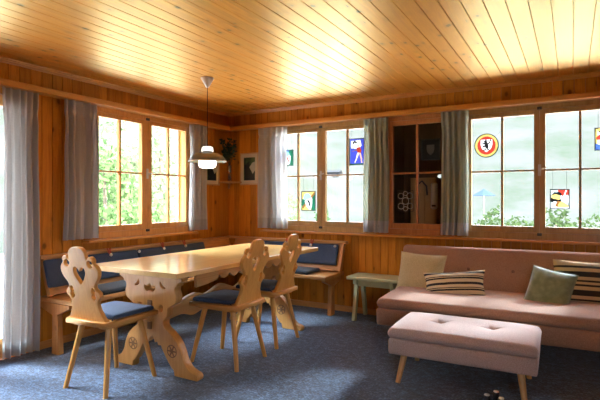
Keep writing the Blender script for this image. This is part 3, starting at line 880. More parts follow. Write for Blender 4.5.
# ------------------------------------------------------------------ sofa cushions
def pillow(name, label, c, w, h, th, mat, lean=-18, roll=0, yaw=0, seed=0, pinch=.07, group=None, piping=None):
    """upright pillow: local X width, Z height, Y thickness"""
    o = thing(name, label, 'cushion', c, R_(yaw), group)
    rnd = random.Random(seed); off = Vector((rnd.uniform(0, 50), rnd.uniform(0, 50), 0))
    n = 24; mb = MB(); vs = []; fs = []
    Mr = Matrix.Rotation(R_(lean), 4, 'X') @ Matrix.Rotation(R_(roll), 4, 'Y')
    def P(u, v, s):
        ku = 1 - pinch * (1 - u * u) * abs(v) ** 2 * 0 - pinch * (1 - v * v) * abs(u)
        kv = 1 - pinch * (1 - u * u) * abs(v)
        x = u * w / 2 * (1 - pinch * (1 - v * v)); z = v * h / 2 * (1 - pinch * (1 - u * u))
        e = max(0, (1 - abs(u) ** 2.6) * (1 - abs(v) ** 2.6)) ** .55
        nz = mnoise.noise(Vector((u * 1.6, v * 1.6, s * 3)) + off) * .10
        y = s * th / 2 * (e * (1 + nz)) + .006 * mnoise.noise(Vector((u * 4, v * 4, s * 7)) + off) * e
        return Vector((x, y, z))
    for s in (-1, 1):
        base = len(vs)
        for j in range(n + 1):
            for i in range(n + 1):
                a = -1 + 2 * i / n; b = -1 + 2 * j / n
                a = math.sin(a * PI / 2) * .6 + a * .4; b = math.sin(b * PI / 2) * .6 + b * .4
                vs.append(P(a, b, s))
        for j in range(n):
            for i in range(n):
                k = base + j * (n + 1) + i; q = (k, k + 1, k + n + 2, k + n + 1)
                fs.append(q if s < 0 else q[::-1])
    mb.add(vs, fs, True)
    ob = mb.build('cover', mat, o); ob.matrix_local = Mr
    # seam around the edge
    sm = MB(); pts = []
    for (a, b, c2, d2) in ((-1, -1, 1, -1), (1, -1, 1, 1), (1, 1, -1, 1), (-1, 1, -1, -1)):
        for k in range(14):
            t = k / 14; pts.append(P(a + (c2 - a) * t, b + (d2 - b) * t, 0))
    pts.append(pts[0]); sm.tube(pts, .0035, 6, caps=False)
    so = sm.build('seam', piping or mat, ob)
    return o
G = 'cushions on the sofa'
pillow('square_cushion', 'plain beige square cushion at the left end of the sofa', (2.520, -.445, .530), .42, .385, .13, M_beige, -20, 2, -3, 1, group=G)
pillow('lumbar_cushion', 'small rectangular striped cushion in front of the beige cushion', (2.845, -.600, .483), .50, .245, .12, M_str1, -28, -7, 3, 2, .10, group=G)
pillow('velvet_cushion', 'sage green velvet cushion leaning on the large striped cushion', (3.545, -.580, .500), .315, .355, .13, M_green_velvet, -30, 11, -4, 3, .06, group=G)
pillow('striped_cushion', 'large square striped cushion behind the green velvet one', (3.865, -.420, .520), .60, .42, .13, M_str2, -20, 0, 0, 4, .05, group=G)

# ------------------------------------------------------------------ three small black cylinders on the carpet
cc = [((3.284, -1.84), 'small black cylinder with white top on the carpet, leftmost of three by the footstool'),
      ((3.322, -1.765), 'small black cylinder with white top, middle of three in front of the footstool'),
      ((3.360, -1.85), 'small black cylinder with white top, the one nearest the footstool front leg')]
def cyl(root):
    mb = MB(); mb.lathe([(0, 0), (.0165, 0), (.0175, .004), (.0175, .098), (.016, .102), (0, .102)], n=20); mb.build('body', M_black, root)
    mb = MB(); mb.lathe([(.0, .1022), (.0145, .1022), (.0145, .106), (.0125, .108), (0, .108)], n=20); mb.build('cap', M_white, root)
r0 = thing('canister', cc[0][1], 'canister', (*cc[0][0], 0), 0, 'black cylinders on the carpet'); cyl(r0)
for xy, lab in cc[1:]: dup(r0, (*xy, 0), 0, lab)

# ------------------------------------------------------------------ pendant lamp
pl = thing('pendant_lamp', 'grey enamel pendant lamp with glowing white diffuser over the table', 'lamp', (.937, -1.478, 0))
mb = MB(); mb.lathe([(0, H - .001), (.056, H - .001), (.058, H - .006), (.016, H - .076), (.010, H - .084), (0, H - .085)][::-1], n=24); mb.build('ceiling_cup', M_white, pl)
mb = MB(); mb.tube([(0, 0, H - .08), (0, 0, 1.655)], .0032, 8); mb.build('cord', M_cord, pl)
mb = MB(); mb.lathe([(0, 1.662), (.036, 1.661), (.046, 1.655), (.050, 1.642), (.053, 1.622), (.053, 1.619), (0, 1.619)][::-1], n=32); mb.build('cap', M_glow2, pl)
mb = MB(); mb.lathe([(.042, 1.619), (.042, 1.606), (.02, 1.606)], n=24); mb.build('collar', M_dmetal, pl)
sh = [(.020, 1.606), (.070, 1.604), (.100, 1.598), (.130, 1.583), (.150, 1.562), (.160, 1.540), (.163, 1.530), (.161, 1.528), (.156, 1.540), (.146, 1.560), (.126, 1.579), (.098, 1.594), (.02, 1.600)]
mb = MB(); mb.lathe(sh[::-1], n=48); mb.build('shade', [M_shade], pl)
mb = MB(); mb.lathe([(.161, 1.5275), (.1645, 1.5285), (.1645, 1.534), (.162, 1.536)], n=48); mb.build('rim', M_white, pl)
mb = MB(); mb.lathe([(.060, 1.592), (.074, 1.560), (.077, 1.520), (.075, 1.498), (.066, 1.481), (.048, 1.474), (0, 1.472)][::-1], n=32); mb.build('diffuser', M_glow, pl)

# ------------------------------------------------------------------ pictures, corner shelf, vase
def picture(label, M, w, h):
    r = thing('picture_frame', label, 'picture', (0, 0, 0), 0, 'framed pictures in the corner')
    r.matrix_world = M
    f = MB(); a, b = w / 2, h / 2; t = .014
    f.box(-a, a, -.018, 0, -b, -b + t); f.box(-a, a, -.018, 0, b - t, b); f.box(-a, -a + t, -.018, 0, -b + t, b - t); f.box(a - t, a, -.018, 0, -b + t, b - t)
    f.build('frame', wood('frame_wood', (.55, .36, .17), (.42, .25, .10), 'Z', knots=0), r, bevel=.002)
    m = MB(); m.box(-a + t, a - t, -.008, -.002, -b + t, b - t); m.build('mat', plain('cream_mat', (.62, .53, .36), .8), r)
    i = .055
    t2 = NT('mountain_print')
    co = t2.n('ShaderNodeTexCoord').outputs['Object']
    nz = t2.n('ShaderNodeTexNoise'); nz.inputs['Scale'].default_value = 9; nz.inputs['Detail'].default_value = 3; t2.l(co, nz.inputs['Vector'])
    c = t2.ramp(nz.outputs[0], [(.42, (.006, .012, .008)), (.52, (.03, .07, .02)), (.62, (.10, .16, .05))]); t2.bsdf(c, .35)
    p = MB(); p.box(-a + i, a - i, -.0095, -.0085, -b + i, b - i); pr = p.build('print', t2.mat, r)
    k = MB(); M2 = Matrix(((1, 0, 0, 0), (0, 0, 1, -.0105), (0, 1, 0, 0), (0, 0, 0, 1)))
    k.prism([(.0, .02), (.045, .075), (a - i, .085), (a - i, -.02), (.05, -.06)], 0, .001, M2); k.build('pale_peak', plain('pale_print', (.45, .42, .33), .5), pr)
    k = MB(); k.prism([(-.07, -b + i), (-.075, .01), (-.02, .085), (.005, .05), (.04, -.06), (.075, .0), (.078, -b + i)], .0005, .0012, M2); k.build('dark_slope', plain('dark_print', (.008, .012, .01), .5), pr)
    return r
picture('framed dark mountain print on the back wall between corner and curtain', Matrix.Translation((.325, -.001, 1.568)), .272, .385)
picture('framed print on the side wall, partly behind curtain and pendant lamp', Matrix.Translation((.001, -.325, 1.562)) @ Matrix.Rotation(PI / 2, 4, 'Z'), .272, .385)
sf = thing('corner_shelf', 'small triangular wooden shelf in the corner of the room', 'shelf', (0, 0, 1.40))
mb = MB(); mb.prism([(.018, -.018)] + [(.018 + .2 * math.cos(a), -.018 - .2 * math.sin(a)) for a in [i * PI / 16 for i in range(9)]], 0, .018, Matrix.Identity(4))
mb.build('board', M_bench_x, sf, bevel=.003)
mb = MB(); mb.bar((.02, -.02, -.07), (.02, -.02, 0), .02, .02); mb.bar((.028, -.028, -.06), (.12, -.12, 0), .015, .02); mb.build('bracket', M_bench_z, sf, bevel=.002)
vs_ = thing('vase', 'slim glass vase with dark green branches on the corner shelf', 'vase', (.085, -.085, 1.4185))
mb = MB(); mb.lathe([(0, .0), (.026, 0), (.024, .01), (.018, .06), (.018, .17), (.023, .195), (.021, .195), (.0155, .17), (.0155, .06), (.0, .012)], n=20)
vg = NT('vase_glass'); b = vg.bsdf((.75, .8, .75), .05); b.inputs['Transmission Weight'].default_value = .8
mb.build('body', vg.mat, vs_)
M_leafd = plain('dried_leaf', (.035, .060, .022), .6)
stm = MB(); lf = MB(); rnd = random.Random(5)
for k in range(9):
    a = rnd.uniform(0, 2 * PI); sp = rnd.uniform(.04, .15); hh = rnd.uniform(.36, .54)
    tip = Vector((sp * math.cos(a) + .015, sp * math.sin(a) * .9 - .015, hh))
    tip.x = max(tip.x, -.05); tip.y = min(tip.y, .05)
    p = [Vector((0, 0, .02)), Vector((0, 0, .18)), tip * .7 + Vector((0, 0, .06)), tip]
    stm.tube(p, .0022, 5)
    for j in range(34):
        t = rnd.uniform(.35, 1); q = p[1].lerp(tip, t) + Vector((rnd.uniform(-.012, .012), rnd.uniform(-.012, .012), 0))
        d = Vector((rnd.uniform(-1, 1), rnd.uniform(-1, 1), rnd.uniform(-.1, .9))).normalized(); u = d.orthogonal().normalized()
        L = rnd.uniform(.03, .05); w = L * .3
        vv = [q, q + d * L * .5 + u * w, q + d * L, q + d * L * .5 - u * w]
        for i_, v in enumerate(vv):
            v.x = max(v.x, -.07); v.y = min(v.y, .07)
        lf.add(vv, [(0, 1, 2, 3)])
stm.build('stems', M_leafd, vs_); lf.build('leaves', M_leafd, vs_)

# ------------------------------------------------------------------ stained glass hangings
SG = {k: stained('glass_' + k, v) for k, v in dict(red=(.36, .035, .022), white=(.86, .85, .86), blue=(.055, .07, .48), green=(.015, .11, .06), yellow=(.62, .44, .12), black=(.012, .012, .012), teal=(.22, .42, .46), skin=(.72, .42, .26), brown=(.24, .10, .03), navy=(.06, .12, .38), grey=(.40, .48, .46)).items()}
M_lead = plain('lead_strip', (.03, .035, .03), .5, .3)
def inside(poly, x, y):
    c = False; j = len(poly) - 1
    for i in range(len(poly)):
        xi, yi = poly[i][:2]; xj, yj = poly[j][:2]
        if (yi > y) != (yj > y) and x < (xj - xi) * (y - yi) / (yj - yi) + xi: c = not c
        j = i
    return c
def hanging(label, x, z, w, h, pieces, chain_top, round_=False):
    """flat panel on the room side of the pane; pieces: (colour, polygon in -1..1, layer)"""
    y = .0085
    r = thing('glass_panel', label, 'stained glass', (x, y, z), 0, 'stained glass hanging in the windows')
    M = Matrix(((w / 2, 0, 0, 0), (0, 0, 1, 0), (0, h / 2, 0, 0), (0, 0, 0, 1)))
    fr = MB(); t = .09
    if round_:
        n = 40
        def ring(mb, r0, r1, d0, d1):
            vs = [M @ Vector((rr * math.cos(2 * PI * k / n), rr * math.sin(2 * PI * k / n), d)) for rr, d in ((r0, d0), (r1, d0), (r1, d1), (r0, d1)) for k in range(n)]
            mb.add(vs, [(j * n + k, j * n + (k + 1) % n, ((j + 1) % 4) * n + (k + 1) % n, ((j + 1) % 4) * n + k) for j in range(4) for k in range(n)])
        ring(fr, .93, 1.0, -.004, .004)
    else:
        for a, b, c, d in ((-1, 1, -1, -1 + t * w / h), (-1, 1, 1 - t * w / h, 1), (-1, -1 + t, -1, 1), (1 - t, 1, -1, 1)):
            fr.prism([(a, c), (b, c), (b, d), (a, d)], -.004, .004, M)
    fr.build('lead_frame', M_lead if not round_ else SG['green'], r)
    # the glass is pieced together edge to edge: every small cell belongs to one piece
    order = sorted(range(len(pieces)), key=lambda i: pieces[i][3])
    NX, NZ = 44, 50; cells = [MB() for _ in pieces]
    lim = .95
    for a in range(NX):
        for b in range(NZ):
            x0_, x1_ = -lim + 2 * lim * a / NX, -lim + 2 * lim * (a + 1) / NX; z0_, z1_ = -lim + 2 * lim * b / NZ, -lim + 2 * lim * (b + 1) / NZ
            cxm, czm = (x0_ + x1_) / 2, (z0_ + z1_) / 2
            hit = None
            for i in order:
                if inside(pieces[i][2], cxm, czm): hit = i
            if hit is None: continue
            cells[hit].add([M @ Vector((p, q, 0)) for p, q in ((x0_, z0_), (x1_, z0_), (x1_, z1_), (x0_, z1_))], [(0, 1, 2, 3)])
    for (nm, colr, poly, layer), mb in zip(pieces, cells):
        if not mb.f: continue
        o = mb.build(nm, SG[colr], r)
        bm = bmesh.new(); bm.from_mesh(o.data); bmesh.ops.remove_doubles(bm, verts=bm.verts, dist=1e-5); bm.to_mesh(o.data); bm.free()
    for s in (-1, 1):
        ch = MB()
        a = (s * w / 2 * .7, 0, h / 2 * (.72 if round_ else 1)); b = (s * w / 2 * (1.15 if round_ else .7), 0, chain_top - z)
        ch.tube([a, b], .0012, 5); ch.build('wire', M_dmetal, r)
    return r
rect = [(-1, -1), (1, -1), (1, 1), (-1, 1)]
shield = cr([(-.62, .72, 1), (.62, .72, 1), (.62, .05), (.42, -.5), (0, -.85, 1), (-.42, -.5), (-.62, .05)], 4)
def sc(poly, k, kx=None, ox=0, oz=0): return [(p[0] * (kx or k) + ox, p[1] * k + oz) for p in poly]
lion = [(-.32, -.62), (-.05, -.50), (.02, -.34), (.10, -.52), (.30, -.60), (.34, -.50), (.20, -.40), (.24, -.15), (.20, .02), (.38, .12), (.44, .34), (.56, .40), (.52, .50), (.36, .46), (.30, .22), (.16, .14), (.06, .30), (.08, .44), (-.10, .52), (-.22, .42), (-.36, .44), (-.28, .32), (-.22, .20), (-.46, .24), (-.52, .14), (-.26, .06), (-.14, -.04), (-.44, -.10), (-.50, -.22), (-.18, -.20), (-.08, -.30), (-.16, -.44), (-.34, -.50)]
hanging('round stained glass crest with black lion on a white shield, in the right window', 3.008, 1.700, .212, .222,
        [('outer_ring', 'yellow', circ(0, 0, .94, 36), 0), ('disc', 'red', circ(0, 0, .76, 36), 1), ('shield', 'white', sc(shield, .66, .76, 0, .03), 2), ('lion', 'black', sc(lion, .84, .72, 0, .07), 3)], 1.82, True)
helm = cr([(-.62, .10), (-.70, .40), (-.45, .72), (-.05, .78), (.30, .55), (.36, .30), (.0, .22)], 4)
sh2 = cr([(-.62, .02), (-.30, .16), (.10, .24), (.46, .30), (.50, -.20), (.36, -.66), (.12, -.86), (-.25, -.62), (-.52, -.25)], 4)
bend = [(.0, .16), (.28, .10), (.10, -.12), (.28, -.30), (.16, -.62), (.02, -.58), (.06, -.34), (-.12, -.10)]
hanging('small green and blue stained glass panel with white and red shield, beside the pale curtain', .850, 1.678, .158, .185,
        [('ground', 'green', rect, 0), ('blue_field', 'navy', [(-1, -1), (-.35, -1), (-.2, .3), (.4, 1), (-1, 1)], 1), ('mantling', 'teal', helm, 2), ('shield', 'white', sh2, 3), ('charge', 'red', bend, 4)], 1.95)
hanging('stained glass panel with a banner bearer on blue, beside the middle curtain', 1.712, 1.707, .175, .285,
        [('ground', 'blue', rect, 0), ('border', 'teal', [(-1, -1), (-.88, -1), (-.88, 1), (-1, 1)], 1), ('base', 'green', [(-1, -1), (1, -1), (1, -.86), (-1, -.86)], 2),
         ('banner', 'white', [(-.78, .82), (.45, .88), (.62, .45), (.2, .2), (-.75, .28)], 2), ('emblem', 'black', [(-.55, .72), (-.28, .84), (.05, .70), (-.10, .60), (-.30, .70), (-.42, .52)], 3),
         ('staff', 'brown', [(-.72, .02), (-.66, .06), (.30, .22), (.28, .12)], 3), ('head', 'skin', circ(.16, .42, .14, 14, .10), 4), ('torso', 'red', [(-.05, .30), (.40, .34), (.62, .12), (.50, -.10), (.08, -.06)], 4),
         ('leg', 'white', [(.05, -.06), (.30, -.08), (.02, -.55), (-.22, -.82), (-.34, -.80), (-.10, -.50)], 5), ('leg', 'skin', [(.28, -.08), (.52, -.10), (.66, -.45), (.72, -.82), (.56, -.82), (.48, -.46)], 5)], 1.95)
hanging('stained glass panel with pale shield and crossed staff, low in the middle window', 1.126, 1.184, .180, .220,
        [('ground', 'yellow', rect, 0), ('green_side', 'green', [(1, 1), (.3, .2), (.4, -1), (1, -1)], 1), ('green_corner', 'green', [(-1, .2), (-1, -.6), (-.2, -.2), (-.2, .2)], 1), ('staff', 'brown', [(-.95, -.62), (-.8, -.85), (.075, -.075), (-.075, .15)], 2), ('staff', 'brown', [(.075, -.075), (.95, .70), (.8, .92), (-.075, .15)], 2),
         ('mantling', 'teal', helm, 3), ('shield', 'white', sc(sh2, 1, .9, .06, -.02), 4), ('charge', 'black', sc([(-.3, .05), (.1, .1), (.3, -.3), (.28, -.62), (.1, -.5), (-.05, -.15)], 1), 5)], 1.458)
hanging('square stained glass panel with capped head and red flag, low in the right window', 3.604, 1.204, .150, .172,
        [('ground', 'grey', rect, 0), ('flag', 'red', [(-.2, .95), (.95, .95), (.95, .45), (.3, .3), (-.1, .6)], 1), ('dark_field', 'black', [(-.95, -.1), (-.9, .15), (.1, .0), (.3, -.55), (-.9, -.3)], 1), ('cap', 'black', [(-.9, .35), (-.55, .68), (.0, .72), (.25, .45), (.1, .32), (-.4, .5)], 3), ('face', 'yellow', cr([(-.85, .32), (-.4, .50), (.08, .30), (.0, -.05), (-.45, .0), (-.75, .08)], 4), 2),
         ('white_sleeve', 'white', cr([(-.9, -.8), (-.85, -.45), (-.45, -.22), (-.3, -.5), (-.55, -.85)], 4), 3), ('brown_sleeve', 'brown', [(-.5, -.75), (-.25, -.2), (.15, -.25), (-.1, -.8)], 4), ('coat', 'yellow', cr([(-.15, -.82), (.05, -.3), (.45, -.35), (.9, -.75)], 4), 4),
         ('staff', 'white', [(.25, -.1), (.38, -.08), (.72, .9), (.6, .92)], 3), ('pale_field', 'white', [(.45, -.3), (.95, -.3), (.95, .25), (.6, .35)], 2), ('band', 'white', [(-.95, -.98), (.95, -.98), (.95, -.84), (-.95, -.84)], 5)], 1.458)
hanging('yellow bordered stained glass panel at the right edge of the picture', 3.948, 1.704, .176, .190,
        [('border', 'yellow', rect, 0), ('field', 'white', [(-.72, -.9), (.9, -.9), (.9, .72), (-.72, .72)], 1), ('red_chief', 'red', cr([(-.9, .05), (-.5, .45), (.2, .5), (.9, .2), (.5, -.15), (-.5, -.1)], 3), 2), ('black_mark', 'black', [(-.7, .70), (-.4, .74), (-.2, .45), (-.55, .5)], 3), ('blue_base', 'navy', [(-.98, -.98), (.98, -.98), (.98, -.55), (-.2, -.6), (-.98, -.35)], 3)], 1.95)
# dark square and wire ornament hung in the dark window
r = thing('glass_panel', 'dark square hanging panel high in the unlit window', 'window ornament', (2.492, .0085, 1.690)); r['group'] = 'ornaments in the dark window'
mb = MB(); a, b = .092, .105
for q in ((-a, a, -b, -b + .01), (-a, a, b - .01, b), (-a, -a + .01, -b, b), (a - .01, a, -b, b)): mb.box(q[0], q[1], -.004, .004, q[2], q[3])
mb.build('lead_frame', M_lead, r)
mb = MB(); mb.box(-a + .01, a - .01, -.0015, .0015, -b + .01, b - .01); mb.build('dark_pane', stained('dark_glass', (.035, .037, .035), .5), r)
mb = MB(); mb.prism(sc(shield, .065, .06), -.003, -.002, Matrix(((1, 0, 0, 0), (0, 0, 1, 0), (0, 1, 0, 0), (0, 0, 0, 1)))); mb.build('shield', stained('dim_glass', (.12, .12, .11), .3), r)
for s in (-1, 1):
    mb = MB(); mb.tube([(s * .06, 0, b), (s * .06, 0, .258)], .0012, 5); mb.build('wire', M_dmetal, r)
r = thing('wire_ornament', 'pale wire net ornament hanging low in the unlit window', 'window ornament', (2.240, .0085, 1.185)); r['group'] = 'ornaments in the dark window'
M_pw = plain('pale_wire', (.62, .58, .50), .5)
for i, (cx, cz, rr) in enumerate(((0, 0, .034), (-.048, .05, .028), (.045, .052, .030), (-.046, -.052, .030), (.048, -.05, .028), (0, .075, .022), (0, -.078, .022))):
    mb = MB(); mb.tube([(cx + rr * math.cos(q * PI / 8), 0, cz + rr * math.sin(q * PI / 8)) for q in range(17)], .0028, 6, caps=False); mb.build('loop', M_pw, r)
mb = MB(); mb.tube([(-.079, 0, -.105), (.079, 0, -.105), (.079, 0, .105), (-.079, 0, .105), (-.079, 0, -.105)], .003, 6); mb.build('rim', M_dmetal, r)
mb = MB(); mb.tube([(0, 0, .105), (0, 0, .265)], .0012, 5); mb.build('wire', M_dmetal, r)

# ------------------------------------------------------------------ outdoors
def ground_h(x, y):
    # distances beyond the back wall (y>0) and the left wall (x<0)
    dy = max(0, y - 62); dx = max(0, -x - 24)
    h = -1.0
    h += .42 * dy ** 1.02 * (1 if x > -60 else 1)
    h2 = .55 * dx
    h = max(h, -1.0 + h2) if dx > 0 else h
    h = min(h, 34 + .02 * (dy + dx))
    if dy > 0 or dx > 0: h += 1.2 * mnoise.noise(Vector((x * .03, y * .03, 0))) * min(1, (dy + dx) * .05)
    return h
mb = MB(); vs = []; fs = []
def spaced(a, b, n, k): return [a + (b - a) * (i / n) for i in range(n + 1)]
xs = spaced(-260, 300, 112, 1); ys = spaced(-120, 300, 84, 1)
for y in ys:
    for x in xs: vs.append((x, y, ground_h(x, y)))
nx = len(xs)
for j in range(len(ys) - 1):
    for i in range(nx - 1): fs.append((j * nx + i, j * nx + i + 1, (j + 1) * nx + i + 1, (j + 1) * nx + i))
mb.add(vs, fs, True)
t = NT('meadow'); co = t.n('ShaderNodeTexCoord').outputs['Object']
nz = t.n('ShaderNodeTexNoise'); nz.inputs['Scale'].default_value = .12; nz.inputs['Detail'].default_value = 5; t.l(co, nz.inputs['Vector'])
n2 = t.n('ShaderNodeTexNoise'); n2.inputs['Scale'].default_value = 1.5; n2.inputs['Detail'].default_value = 4; t.l(co, n2.inputs['Vector'])
f = t.math('ADD', t.math('MULTIPLY', nz.outputs[0], .7), t.math('MULTIPLY', n2.outputs[0], .3))
t.bsdf(t.ramp(f, [(.33, (.024, .030, .021)), (.5, (.033, .0345, .030)), (.66, (.040, .0395, .037))]), .95, **{'Specular IOR Level': 0.0})
struct(mb.build('hill', t.mat))
mb = MB(); mb.box(-60, 90, 26, 33, -1.0, -.96); struct(mb.build('road', plain('pale_asphalt', (.034, .033, .035), .9, **{'Specular IOR Level': 0.0})))
mb = MB(); mb.box(-16, 14, 1.9, 24, -1.05, -.96); mb.box(-16, -1.9, -9, 1.9, -1.05, -.96); struct(mb.build('bounce_yard', plain('pale_bounce', (.78, .75, .68), .9, nscale=30, nstr=.3, var=.10)))  # unseen pale ground, added to bounce daylight up to the ceiling
# trees
def leafy(name, label, x, y, z0, hgt, rad, col, seed, n=1500, leaf=.22, group=None, cat='tree', trunk=True, zlow=.25, cone=False):
    r = thing(name, label, cat, (x, y, z0), 0, group); rnd = random.Random(seed)
    if trunk:
        m = MB(); m.tube([(0, 0, -.1), (.05, .03, hgt * .4), (0, 0, hgt * .8)], hgt * .028, 8, hgt * .008); m.build('trunk', M_trunk, r)
    m = MB()
    for _ in range(n):
        while True:
            p = Vector((rnd.uniform(-1, 1), rnd.uniform(-1, 1), rnd.uniform(-1, 1)))
            if .25 < p.length < 1: break
        q = Vector((p.x * rad, p.y * rad, hgt * (zlow + (1 - zlow) * (p.z * .5 + .5))))
        if cone:
            k = 1 - (q.z / hgt) * .92; q.x *= k; q.y *= k
        if mnoise.noise(q * (1.6 / max(rad, .3)) + Vector((seed * 3, 0, 0))) < -.12: continue
        d = Vector((rnd.gauss(0, 1), rnd.gauss(0, 1), rnd.gauss(-.2, .7))).normalized(); u = d.orthogonal().normalized()
        u = (Matrix.Rotation(rnd.uniform(0, 6.28), 3, d) @ u); L = leaf * rnd.uniform(.6, 1.3)
        m.add([q, q + d * L * .5 + u * L * .32, q + d * L, q + d * L * .5 - u * L * .32], [(0, 1, 2, 3)])
    m.build('crown' if cat == 'tree' else 'leaves', col, r)
    return r
M_trunk = plain('bark', (.10, .075, .05), .9)
def leafm(name, c, tr=.4):
    t = NT(name); co = t.n('ShaderNodeTexCoord').outputs['Object']
    nz = t.n('ShaderNodeTexNoise'); nz.inputs['Scale'].default_value = 1.4; t.l(co, nz.inputs['Vector'])
    cc = t.mix(nz.outputs[0], tuple(x * .6 for x in c), tuple(x * 1.5 for x in c))
    d = t.n('ShaderNodeBsdfDiffuse'); t.l(cc, d.inputs[0]); r = t.n('ShaderNodeBsdfTranslucent'); t.l(cc, r.inputs[0])
    m = t.n('ShaderNodeMixShader'); m.inputs[0].default_value = tr
    t.l(d.outputs[0], m.inputs[1]); t.l(r.outputs[0], m.inputs[2]); t.l(m.outputs[0], t.out.inputs[0]); return t.mat
LG = [leafm('leaf_mid', (.075, .125, .045)), leafm('leaf_pale', (.16, .20, .11)), leafm('leaf_deep', (.04, .07, .026))]
M_shrub = leafm('shrub_leaf', (.030, .046, .018))
cam_p = Vector((3.701, -4.679))
def at(px, dist):
    yaw = R_(29.8); F = Vector((-math.sin(yaw), math.cos(yaw))); Rv = Vector((math.cos(yaw), math.sin(yaw)))
    d = (F + Rv * (px - 300) / 476.0); return cam_p + d * dist
for (px, dist, hgt, rad, c, lab, n, lf_) in (
        (104, 12, 3.6, 1.05, 0, 'bushy green tree filling the left panes of the side window', 2200, .20),
        (128, 16, 4.6, 1.5, 1, 'pale green tree behind the centre of the side window', 2400, .24),
        (142, 11, 2.4, .8, 0, 'low green bush at the foot of the side window centre', 1500, .16),
        (160, 18, 5.4, 1.7, 1, 'pale tall tree seen through the right sash of the side window', 2600, .26),
        (112, 24, 7.2, 2.2, 1, 'large pale tree behind the bushy one at the side window', 2200, .36),
        (178, 22, 6.0, 1.8, 1, 'pale tree beyond the grey shutter', 2000, .30),
        (86, 14, 4.2, 1.3, 2, 'dark green tree at the left edge of the side window, behind the curtain', 1800, .22)):
    p = at(px, dist); leafy('tree', lab, p.x, p.y, max(-1.02, ground_h(p.x, p.y) - .05), hgt, rad, LG[c], int(px), n, lf_, 'trees outside the side window', zlow=.1)
for (px, dist, hgt, rad, c, lab) in (
        (284, 20, 2.6, .75, 0, 'leafy green bush low in the left panes of the figured window'),
        (322, 30, 1.9, .42, 2, 'small slim dark tree in the meadow beyond the middle window')):
    p = at(px, dist); leafy('tree', lab, p.x, p.y, -1.02, hgt, rad, LG[c], int(px), 1100, .16, 'trees beyond the back windows', zlow=.15)
for (px, dist, hgt, rad, c, lab) in (
        (496, 10, 1.85, .55, 1, 'pale green shrub low in the left half of the right window'),
        (516, 10.5, 1.72, .55, 1, 'pale shrub by the centre post of the right window'),
        (556, 9.5, 1.95, .45, 1, 'greener shrub below the square glass panel in the right window'),
        (590, 10, 1.72, .6, 1, 'pale shrub at the right edge of the right window')):
    p = at(px, dist); leafy('shrub', lab, p.x, p.y, -1.02, hgt + .2, rad, M_shrub, int(px), 1700, .11, 'shrubs outside the right window', cat='shrub', trunk=True, zlow=.05)
# far building on the slope, blue parasol, grey shutter
p = at(333, 90); hz = ground_h(p.x, p.y)
fb = thing('farm_building', 'low grey building far up the slope beyond the middle window', 'building', (p.x, p.y, hz + 0), R_(10)); fb.scale = (.55, .55, .42)
mb = MB(); mb.box(-2.6, 2.6, -2, 2, -2.0, 2.0); mb.build('wall', plain('weathered_wall', (.018, .019, .020), .9, **{'Specular IOR Level': 0.0}), fb)
mb = MB(); mb.add([(-2.9, -2.3, 1.9), (2.9, -2.3, 1.9), (2.9, 2.3, 1.9), (-2.9, 2.3, 1.9), (-2.9, 0, 3.2), (2.9, 0, 3.2)], [(0, 1, 5, 4), (2, 3, 4, 5), (0, 4, 3), (1, 2, 5), (3, 2, 1, 0)]); mb.build('roof', plain('grey_roof', (.026, .027, .028), .9, **{'Specular IOR Level': 0.0}), fb)
for x in (-1.7, -.2, 1.3):
    mb = MB(); mb.box(x - .4, x + .4, -2.05, -1.98, -.2, 1.2); mb.build('window', M_black, fb)
p = at(484, 24)
pr = thing('parasol', 'pale blue parasol out on the meadow behind the right window', 'parasol', (p.x, p.y, -1.0))
mb = MB(); n = 8; vs = [(0, 0, 2.75)] + [(0.55 * math.cos(2 * PI * k / n), 0.55 * math.sin(2 * PI * k / n), 2.40) for k in range(n)]
mb.add(vs, [(0, 1 + k, 1 + (k + 1) % n) for k in range(n)]); o = mb.build('canopy', plain('pale_blue_cloth', (.022, .033, .045), .9, **{'Specular IOR Level': 0.0}), pr); o.modifiers.new('t', 'SOLIDIFY').thickness = .02
mb = MB(); mb.tube([(0, 0, 0), (0, 0, 2.72)], .018, 8); mb.build('pole', M_metal, pr)
mb = MB(); mb.lathe([(0, 0), (.3, 0), (.3, .06), (.04, .1), (0, .1)], n=16); mb.build('base', M_dmetal, pr)
sg = thing('shutter', 'grey-blue open shutter outside the right end of the side window', 'shutter', (-.30, -.50, .86))
mb = MB(); mb.box(-.018, .018, -.075, .30, -.02, 1.16); mb.build('leaf', plain('grey_blue_paint', (.30, .36, .38), .7), sg, bevel=.004)
mb = MB(); mb.box(-.0, .13, .20, .24, .10, .13); mb.box(0, .13, .20, .24, 1.0, 1.03); mb.build('hinge_bar', M_dmetal, sg)

# ------------------------------------------------------------------ light
w = bpy.data.worlds.new('sky'); S.world = w; w.use_nodes = True
nt = w.node_tree; nt.nodes.clear()
out = nt.nodes.new('ShaderNodeOutputWorld'); bg = nt.nodes.new('ShaderNodeBackground')
tc = nt.nodes.new('ShaderNodeTexCoord'); sp = nt.nodes.new('ShaderNodeSeparateXYZ'); rp = nt.nodes.new('ShaderNodeValToRGB')
nt.links.new(tc.outputs['Generated'], sp.inputs[0]); nt.links.new(sp.outputs[2], rp.inputs[0])
rp.color_ramp.elements[0].position = 0.0; rp.color_ramp.elements[0].color = (.95, .97, 1, 1)
rp.color_ramp.elements[1].position = .8; rp.color_ramp.elements[1].color = (.62, .78, 1, 1)
nt.links.new(rp.outputs[0], bg.inputs[0]); bg.inputs[1].default_value = 11
nt.links.new(bg.outputs[0], out.inputs[0])
def sun(name, az_dir, strength, ang=1.0, col=(1, .96, .88)):
    l = bpy.data.lights.new(name, 'SUN'); l.energy = strength; l.angle = R_(ang); l.color = col
    o = bpy.data.objects.new(name, l); COL.objects.link(o)
    o.rotation_euler = Vector(az_dir).to_track_quat('-Z', 'Y').to_euler()
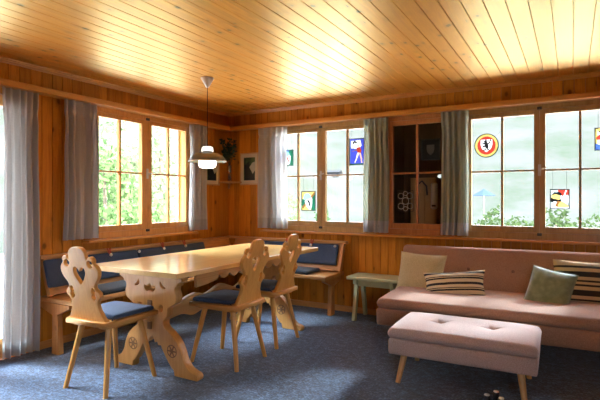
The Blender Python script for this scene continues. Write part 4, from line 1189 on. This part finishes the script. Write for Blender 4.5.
sun('sun', (-.75, .10, -.66), 26.0)
sun('added_sun_back', (-.31, -.77, -.56), 5.4, 8.0, (.72, .88, 1))  # added soft sun lamp, lights sofa and footstool through the back windows
sun('added_sun_left', (.72, .20, -.66), 13.0, 20.0, (.66, .84, 1))  # added bluish sun lamp, strengthens the light from the door side
def portal(name, loc, rot, sx, sy):
    l = bpy.data.lights.new(name, 'AREA'); l.shape = 'RECTANGLE'; l.size = sx; l.size_y = sy; l.cycles.is_portal = True
    o = bpy.data.objects.new(name, l); COL.objects.link(o); o.location = loc; o.rotation_euler = rot
# area lights shine along local -Z
portal('portal_side_window', (-.14, -1.305, 1.445), (0, -PI / 2, 0), 1.2, 1.25)
portal('portal_door', (-.14, -3.05, 1.0), (0, -PI / 2, 0), 2.0, 1.15)
portal('portal_back_window', (1.295, .14, 1.445), (-PI / 2, 0, 0), 1.24, 1.18)
portal('portal_right_window', (3.45, .14, 1.445), (-PI / 2, 0, 0), 1.3, 1.18)
portal('portal_fill_side', (RX + .14, -5.725, 1.445), (0, PI / 2, 0), 1.18, .75)
portal('portal_fill_rear', (4.9, RY - .14, 1.445), (PI / 2, 0, 0), .6, 1.18)

# ------------------------------------------------------------------ camera
cd = bpy.data.cameras.new('camera'); cam = bpy.data.objects.new('camera', cd); COL.objects.link(cam)
cd.sensor_fit = 'HORIZONTAL'; cd.sensor_width = 36; cd.lens = 476 / 600 * 36; cd.clip_start = .05; cd.clip_end = 1000
cd.shift_y = (199.5 - 200) / 600
cam.location = (3.701, -4.679, 1.2); cam.rotation_euler = (PI / 2, 0, R_(29.8))
S.camera = cam

vs = S.view_settings; vs.view_transform = 'Standard'; vs.look = 'None'; vs.gamma = 1; vs.use_curve_mapping = False
vs.exposure = 0.85
S.display_settings.display_device = 'sRGB'
cy = S.cycles
cy.max_bounces = 10; cy.diffuse_bounces = 6; cy.glossy_bounces = 4; cy.transmission_bounces = 6; cy.transparent_max_bounces = 16
cy.sample_clamp_indirect = 6; cy.caustics_reflective = False; cy.caustics_refractive = False
cy.use_denoising = True
